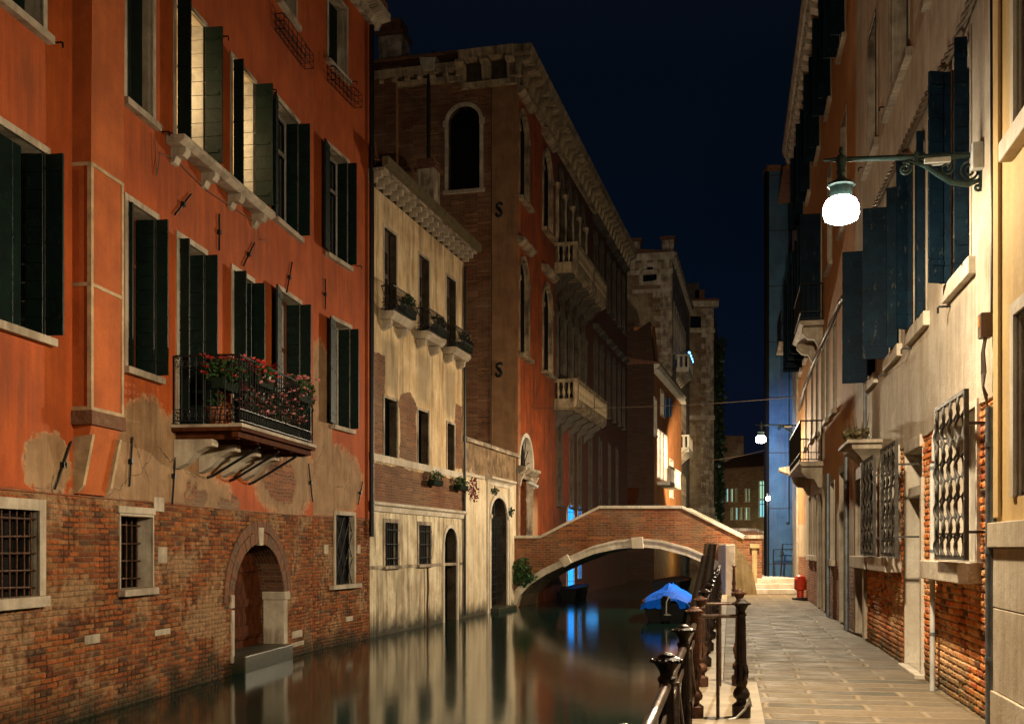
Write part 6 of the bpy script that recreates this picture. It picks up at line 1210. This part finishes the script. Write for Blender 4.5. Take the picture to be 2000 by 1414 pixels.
# ================================================================ railing along the quay
def post_prof(): return [(.09, 0), (.092, .12), (.075, .135), (.052, .15), (.05, .17), (.078, .195), (.084, .225), (.07, .26), (.05, .285), (.048, .3), (.062, .325), (.06, .345), (.052, .36), (.054, .48), (.05, .5)]
def cap_prof(): return [(.043, .925), (.05, .935), (.05, .95), (.036, .965), (.04, .985), (.056, 1.01), (.07, 1.03), (.078, 1.038), (.078, 1.05), (.07, 1.058), (.05, 1.066), (.046, 1.075), (.03, 1.084), (.012, 1.09), (.002, 1.091)]
FRL = Fr(-.321 + .202 * 0, 0, -.321 + .202 * 60, 60, n=(-1, 0)); RL = RS
def rl(Y): return Y * RL
def make_post(par, u, d, mat='post', k_=.935):
    S_ = lambda P: [(r_ * .92, z_ * k_) for r_, z_ in P]; mb = MB(FRL).lathe((u, d, 0), S_(post_prof()), 20).lathe((u, d, 0), S_([(.05, .49), (.042, .93)]), 24, .1).lathe((u, d, 0), S_(cap_prof()), 20); o = mb.build('post', M[mat], par, smooth=True)
    mb = MB(FRL)
    for k in range(14): a = 2 * math.pi * k / 14; mb.ball((u + .076 * math.cos(a), d + .076 * math.sin(a), 1.043 * k_), .011, 4)
    for k in range(4):
        a = 2 * math.pi * k / 4 + .4; mb.tube([(u + .055 * math.cos(a), d + .055 * math.sin(a), .36), (u + .064 * math.cos(a + .2), d + .064 * math.sin(a + .2), .42), (u + .056 * math.cos(a), d + .056 * math.sin(a), .49)], [.012, .016, .004], 5)
    mb.build('post_ornament', M[mat], o, smooth=True); return o
def panel(par, a, b, X=True):
    """rails and crossed flats between two posts, points (u,d)"""
    a = Vector((*a, 0)); b = Vector((*b, 0)); D = (b - a).normalized(); z = lambda p, h: (p.x, p.y, h); mb = MB(FRL)
    mb.tube([z(a, .85), z(b, .85)], .026, 12); mb.build('handrail', M['bar'], par, smooth=True); mb = MB(FRL)
    def flat(p, q, zp, zq, th=.012, w_=.04):
        i = len(mb.v); s_ = Vector((-D.y, D.x, 0)) * th / 2
        for P, zz in ((p, zp), (q, zq)):
            for sx in (-1, 1):
                for sz in (-1, 1): mb.v.append((P.x + s_.x * sx, P.y + s_.y * sx, zz + sz * w_ / 2))
        mb.f += [tuple(i + t for t in f) for f in ((0, 1, 3, 2), (4, 6, 7, 5), (0, 4, 5, 1), (2, 3, 7, 6), (1, 5, 7, 3), (0, 2, 6, 4))]
    flat(a, b, .7, .7); flat(a, b, .2, .2)
    if X:
        m = (a + b) / 2; n_ = Vector((-D.y, D.x, 0)) * .012
        for p, q in ((a, m), (m, b)): flat(p + n_, q + n_, .22, .72, w_=.03); flat(p - n_, q - n_, .72, .22, w_=.03)
        mb.box(m.x - .012, m.x + .012, m.y - .02, m.y + .02, .0, .74)
    mb.build('brace', M['bar'], par)
t = thing('iron_railing', 'near iron railing with fluted posts, rusty handrail and crossed flats', 'railing', FRL.W(rl(5.5), 0, 0))
Ys = [1.2, 3.26, 5.49, 7.5, 9.8]
for Y in Ys: make_post(t, rl(Y), 0, 'post' if Y < 9 else 'post_rust')
for p, q in zip(Ys[:-1], Ys[1:]): panel(t, (rl(p), 0), (rl(q), 0))
dg = -.42
make_post(t, rl(9.9), dg, 'post', 1); mb = MB(FRL); mb.tube([(rl(9.8), 0, .93), (rl(9.9), dg, .93)], .017, 8).tube([(rl(9.85), dg / 2, 0), (rl(9.85), dg / 2, .93)], .016, 8); mb.build('gate_bar', M['bar'], t, smooth=True)
t2 = thing('iron_railing', 'farther iron railing, a long run of posts from the landing gap to the bridge', 'railing', FRL.W(rl(20), 0, 0)); Y2 = [12.0, 14.1, 16.3, 18.5, 20.8, 23.1, 25.4, 27.7, 30.0, 32.3, 34.6]
for k, Y in enumerate(Y2): make_post(t2, rl(Y), 0, 'post_rust' if k == 0 else 'post')
for p, q in zip(Y2[:-1], Y2[1:]): panel(t2, (rl(p), 0), (rl(q), 0))
make_post(t2, rl(12.15), dg, 'post_rust', 1); mb = MB(FRL); mb.tube([(rl(12.0), 0, .93), (rl(12.15), dg, .93)], .017, 8).tube([(rl(12.08), dg / 2, 0), (rl(12.08), dg / 2, .93)], .016, 8); mb.build('gate_bar', M['bar'], t2, smooth=True)
make_post(t2, rl(34.6), -.45, 'post_rust')
# pale stone slab under the gate posts
struct(MB(FRL).box(rl(9.2), rl(12.5), -.62, .1, .0, .012).build('landing_slab', M['quay'], bevel=.004))
mb = MB(FRL); u, d = rl(9.9), dg; mb.tube([(u - .05, d - .085, .12), (u - .11, d - .07, .2), (u - .12, d - .03, .1), (u - .13, d + .05, .02), (u - .2, d + .12, .012)], .012, 6)
tag(mb.build('plastic_strap', M['white_box']), 'pale plastic strap looped round the foot of the near gate post', 'strap')
u = FB.u(831); tag(MB(FB).tube([(u, .06, FB.z(831, 1108)), (u + .02, .07, FB.z(831, 1150)), (u - .02, .06, FB.z(831, 1180)), (u, .08, WZ)], .03, 6).build('mooring_rope', M['rust']), 'dark mooring rope hanging down the cream house below its second barred window', 'rope')
# ================================================================ hydrant
hx, hy = (1563 - CX) / F * 32.2, 32.2; t = thing('fire_hydrant', 'bright red capped fire hydrant by the foot of the ochre street house', 'fire hydrant', (hx, hy, 0)); M['red'] = plain('red_paint', (.62, .05, .015, 1), .4, .2, 8, .1)
MB().box(hx - .2, hx + .2, hy - .17, hy + .17, 0, .07).build('plinth', plain('tarred_block', (.03, .025, .02, 1), .7, .3, 8, .3), t, bevel=.01); MB().lathe((hx, hy, .07), [(.1, 0), (.1, .2), (.12, .22), (.17, .25), (.175, .27), (.175, .52), (.18, .53), (.18, .55), (.17, .56), (.155, .6), (.12, .645), (.06, .67), (.035, .68), (.035, .7), (.005, .705)], 20).build('body', M['red'], t, smooth=True)
# ================================================================ boats and poles
def hull(label, cx_, cy, L, W, h, hd, cover, name='moored_boat', cov_h=.55, group=None):
    t = thing(name, label, 'boat', (cx_, cy, WZ), group, math.radians(-90 - 0) * 0 + hd); mb = MB(); ns = 12; rings = []
    for i in range(ns + 1):
        s = i / ns; w_ = W / 2 * (1 - max(0, (s - .55) / .45) ** 2.2) * (.86 + .14 * min(1, s * 4)); sh = h * (1 + .35 * max(0, s - .6) ** 1.3 * 2); y = L * s
        rings.append([(-w_, y, sh), (-w_ * .93, y, sh * .45), (-w_ * .7, y, -.05), (0, y, -.2 + .15 * s), (w_ * .7, y, -.05), (w_ * .93, y, sh * .45), (w_, y, sh)])
    i0_ = 0
    for r_ in rings: mb.v += r_
    for i in range(ns):
        for j in range(6): a = i * 7 + j; mb.f.append((a, a + 1, a + 8, a + 7))
    mb.f.append(tuple(range(7))); mb.v += [(p[0] * .97, p[1], p[2] - .02) for r_ in rings for p in (r_[0], r_[6])]; b0 = (ns + 1) * 7
    for i in range(ns): mb.f.append((b0 + 2 * i, b0 + 2 * i + 1, b0 + 2 * i + 3, b0 + 2 * i + 2))
    o = mb.build('hull', M['hull'], t, smooth=True); 
    o.location = (0, 0, 0)
    for v in o.data.vertices: v.co += Vector((cx_, cy, WZ)) * 0
    def loc(ob):
        for v in ob.data.vertices: v.co += t.location
        return ob
    loc(o)
    MBt = MB(); MBt.tube([(r_[0][0] - .015, r_[0][1], r_[0][2]) for r_ in rings] + [(r_[6][0] + .015, r_[6][1], r_[6][2]) for r_ in rings[::-1]], .03, 6); loc(MBt.build('gunwale', M['wood'], t, smooth=True))
    if cover:
        mb = MB(); nr = 13; na = 15
        for i in range(nr):
            s = -.015 + 1.02 * i / (nr - 1); s_ = min(max(s, 0), 1); w_ = W / 2 * (1 - max(0, (s_ - .55) / .45) ** 2.2) * (.86 + .14 * min(1, s_ * 4)) + .06; sh = h * (1 + .35 * max(0, s_ - .6) ** 1.3 * 2)
            pk = cov_h * (math.sin(min(1, .32 + s_ * 1.4) * math.pi * .5)) * (1 - .35 * s_) * (1 + .12 * math.sin(s_ * 19))
            for j in range(na):
                q = -1 + 2 * j / (na - 1); z = sh + pk * (1 - abs(q) ** 1.3) - (.14 if abs(q) > .99 else 0) + .03 * math.sin(j * 1.3 + i * 1.1) * (1 - abs(q)) + .05 * max(0, math.sin(j * .9 + i * .35)) * (1 - abs(q))
                if i == 0: z = sh + (z - sh) * (.8 if abs(q) < .35 else .92) - .03
                mb.v.append((w_ * q * (1.04 if abs(q) > .99 else 1), L * s, z))
        for i in range(nr - 1):
            for j in range(na - 1): a = i * na + j; mb.f.append((a, a + 1, a + na + 1, a + na))
        # flap hanging over the stern
        b0 = len(mb.v)
        for j in range(na):
            q = -1 + 2 * j / (na - 1); x, y, z = mb.v[j]; op = 0 < q < .45; mb.v.append((x, y - .04 - .05 * (abs(math.sin(j * 1.7))), z - .06 if op else min(z - .05, .4 + .02 * math.sin(j * 2.1))))
        for j in range(na - 1): mb.f.append((j, j + 1, b0 + j + 1, b0 + j))
        loc(mb.build('tarpaulin', M['tarp'], t))
        mb = MB(); mb.box(-.12, .12, -.3, .0, .05, h + .12).tube([(.0, -.2, .1), (.0, -.22, -.2)], [.06, .04], 8); mb.lathe((0, -.2, h - .1), [(.1, 0), (.14, .06), (.14, .25), (.08, .32)], 12); eng = loc(mb.build('outboard_motor', M['hull'], t, smooth=True))
        loc(MB().lathe((.06, -.38, .22), [(.02, -.02), (.1, 0), (.11, .02), (.02, .05)], 10).tube([(.02, -.34, .25), (.03, -.36, .6), (.1, -.3, .75)], .018, 6).build('propeller', M['white_box'], eng, smooth=True))
    return t
M['hull'] = plain('dark_hull_paint', (.008, .008, .009, 1), .6, .3, 6, .1, spec=.1)
n = NT('blue_tarpaulin'); g = n.noise(n.ob, 5, 4, .6); c = n.mix(n.ramp(g, .35, .7), (.003, .16, .98, 1), (.002, .1, .75, 1)); M['tarp'] = n.fin(c, .75, n.bump(n.noise(n.ob, 9, 4, .6), .4, .04), .1)
bx = (1301 - CX) / F * 31.3; hull('moored boat under a bright blue tarpaulin, outboard motor tilted at its stern', bx, 31.3, 5.2, 1.5, .55, -.19, True, cov_h=.48)
hull('dark low boat lying half lit in the canal beyond the bridge', 7.4, 52, 5.5, 1.6, .55, -.3, False)
hull('dark boat moored in front of the blue lit water gate', 2.3, 44.0, 3.6, .8, .5, -.25, False)
for (xb, yb, xt, yt, Y, lab) in ((1349, 1215, 1379, 1084, 27.5, 'dark mooring pole leaning right, the shorter front one by the blue boat'), (1362, 1215, 1384, 1061, 28.5, 'pale mooring pole, the middle one of the three behind the railing'), (1371, 1215, 1393, 1062, 27.9, 'wide dark mooring pole, right one of the three behind the railing')):
    xb_ = (xb - CX) / F * Y; xt_ = (xt - CX) / F * Y; zt_ = EYE + (HY - yt) * Y / F; zb_ = EYE + (HY - yb) * Y / F; sl = (xt_ - xb_) / (zt_ - zb_); z0_ = WZ - .8
    tag(MB().tube([(xb_ + sl * (z0_ - zb_), Y, z0_), (xt_, Y + .05, zt_ - .02), (xt_, Y + .05, zt_)], [.125, .1, .085], 14).build('mooring_pole', M['pole'] if 'pale' not in lab else plain('pale_mooring_wood', (.2, .13, .07, 1), .6, .3, 6, .3), smooth=True), lab, 'mooring pole', 'mooring poles')
# plants on the bridge foot
t = thing('wall_shrub', 'green weed growing from the foot of the bridge beside the garden wall', 'plant', FBr.W(FBr.u(1019), .1, 0)); leaves(leaves(MB(FBr), (FBr.u(1022), .12, FBr.z(1020, 1118)), (.36, .18, .55), 520, .12), (FBr.u(1034), .12, FBr.z(1034, 1128)), (.3, .15, .2), 160, .1).build('foliage', M['leaf'], t)
for x, y in ((961, 958), (993, 1000)): 
    t = thing('wall_weed', 'small weed rooted %s the garden wall water gate' % ('above' if x < 980 else 'right of'), 'plant', FC.W(FC.u(x), .05, FC.z(x, y))); leaves(MB(FC), (FC.u(x), .1, FC.z(x, y)), (.22, .08, .12), 70, .09).build('foliage', M['leaf_dark'], t)
# wires over the canal
def wire(a, b, sag, r, label):
    a = Vector(a); b = Vector(b); tag(MB().tube([tuple(a + (b - a) * k / 14 - Vector((0, 0, sag * 4 * (k / 14) * (1 - k / 14)))) for k in range(15)], r, 5).build('overhead_wire', M['cable']), label, 'wire')
wire(FD.W(FD.u(1040), .05, FD.z(1040, 797)), FR.W(FR.u(1560), .05, FR.z(1560, 775)), .12, .014, 'thin wire strung over the canal from the red palace to the ochre street house')
wire(FF.W(2, .1, 9.0), (17.5, 74, 8.3), .3, .02, 'thin wire strung lower down between the far houses')
# ================================================================ small lights, some added as unseen fill
def plight(name, loc, W, col, r=.15, par=None, spot=None, lin=False):
    li = bpy.data.lights.new(name, 'SPOT' if spot else 'POINT'); li.energy = W; li.color = col; li.shadow_soft_size = r
    if lin: li.use_nodes = True; nt = li.node_tree; lf = nt.nodes.new('ShaderNodeLightFalloff'); lf.inputs['Strength'].default_value = 1; lf.inputs['Smooth'].default_value = .5; nt.links.new(lf.outputs['Linear'], nt.nodes['Emission'].inputs['Strength'])
    lo = bpy.data.objects.new(name, li); COL.objects.link(lo); lo.location = loc
    if spot:
        li.spot_size = math.radians(spot[1]); li.spot_blend = .6; lo.rotation_euler = (Vector(spot[0]) - Vector(loc)).to_track_quat('-Z', 'Y').to_euler()
    return lo
# assumed lamp, added on the far bank to light the ochre house front (hidden by the blue gable)
p0 = FE.W(FE.L * .62, 0, 6); 
t = thing('street_lamp', 'assumed unseen street lamp added across the canal to light the ochre house, behind the blue lit gable', 'street lamp', (16.2, 66, 0))
MB().tube([(16.2, 66, 0), (16.2, 66, 5.0)], .06, 8).build('post', M['iron'], t); MB().ball((16.2, 66, 5.2), .18, 8).build('lamp_glass', M['lampglass'], t)
lo = plight('lamp_light', (16.2, 66, 5.2), 45000, (1, .8, .5), .15, spot=(tuple(FE.W(FE.L * .75, 0, 7.5)), 34));  # strong spot added for the assumed lamp, aimed at the ochre house front
plight('under_arch_fill', FE.W(FE.L * .6, 2.2, 1.3), 170, (.95, 1, .5), .2)  # added light without a fixture, brightens the wall seen under the arch
plight('far_house_fill', FH.W(FH.L * .8, 5, 3.0), 500, (.8, 1, .6), .3)  # greenish fill added in front of the far house, no fixture
plight('blue_wash_light', FR.W(ru(36.9), 1.1, 5.2), 620, (.02, .3, 1.0), .2, spot=((10.4, 39.9, 4.4), 125))  # unseen blue light added to wash the gable, source unknown
plight('blue_gate_light', FD.W(FD.u(1114), 1.0, .5), 4, (.05, .4, 1.0), .3)
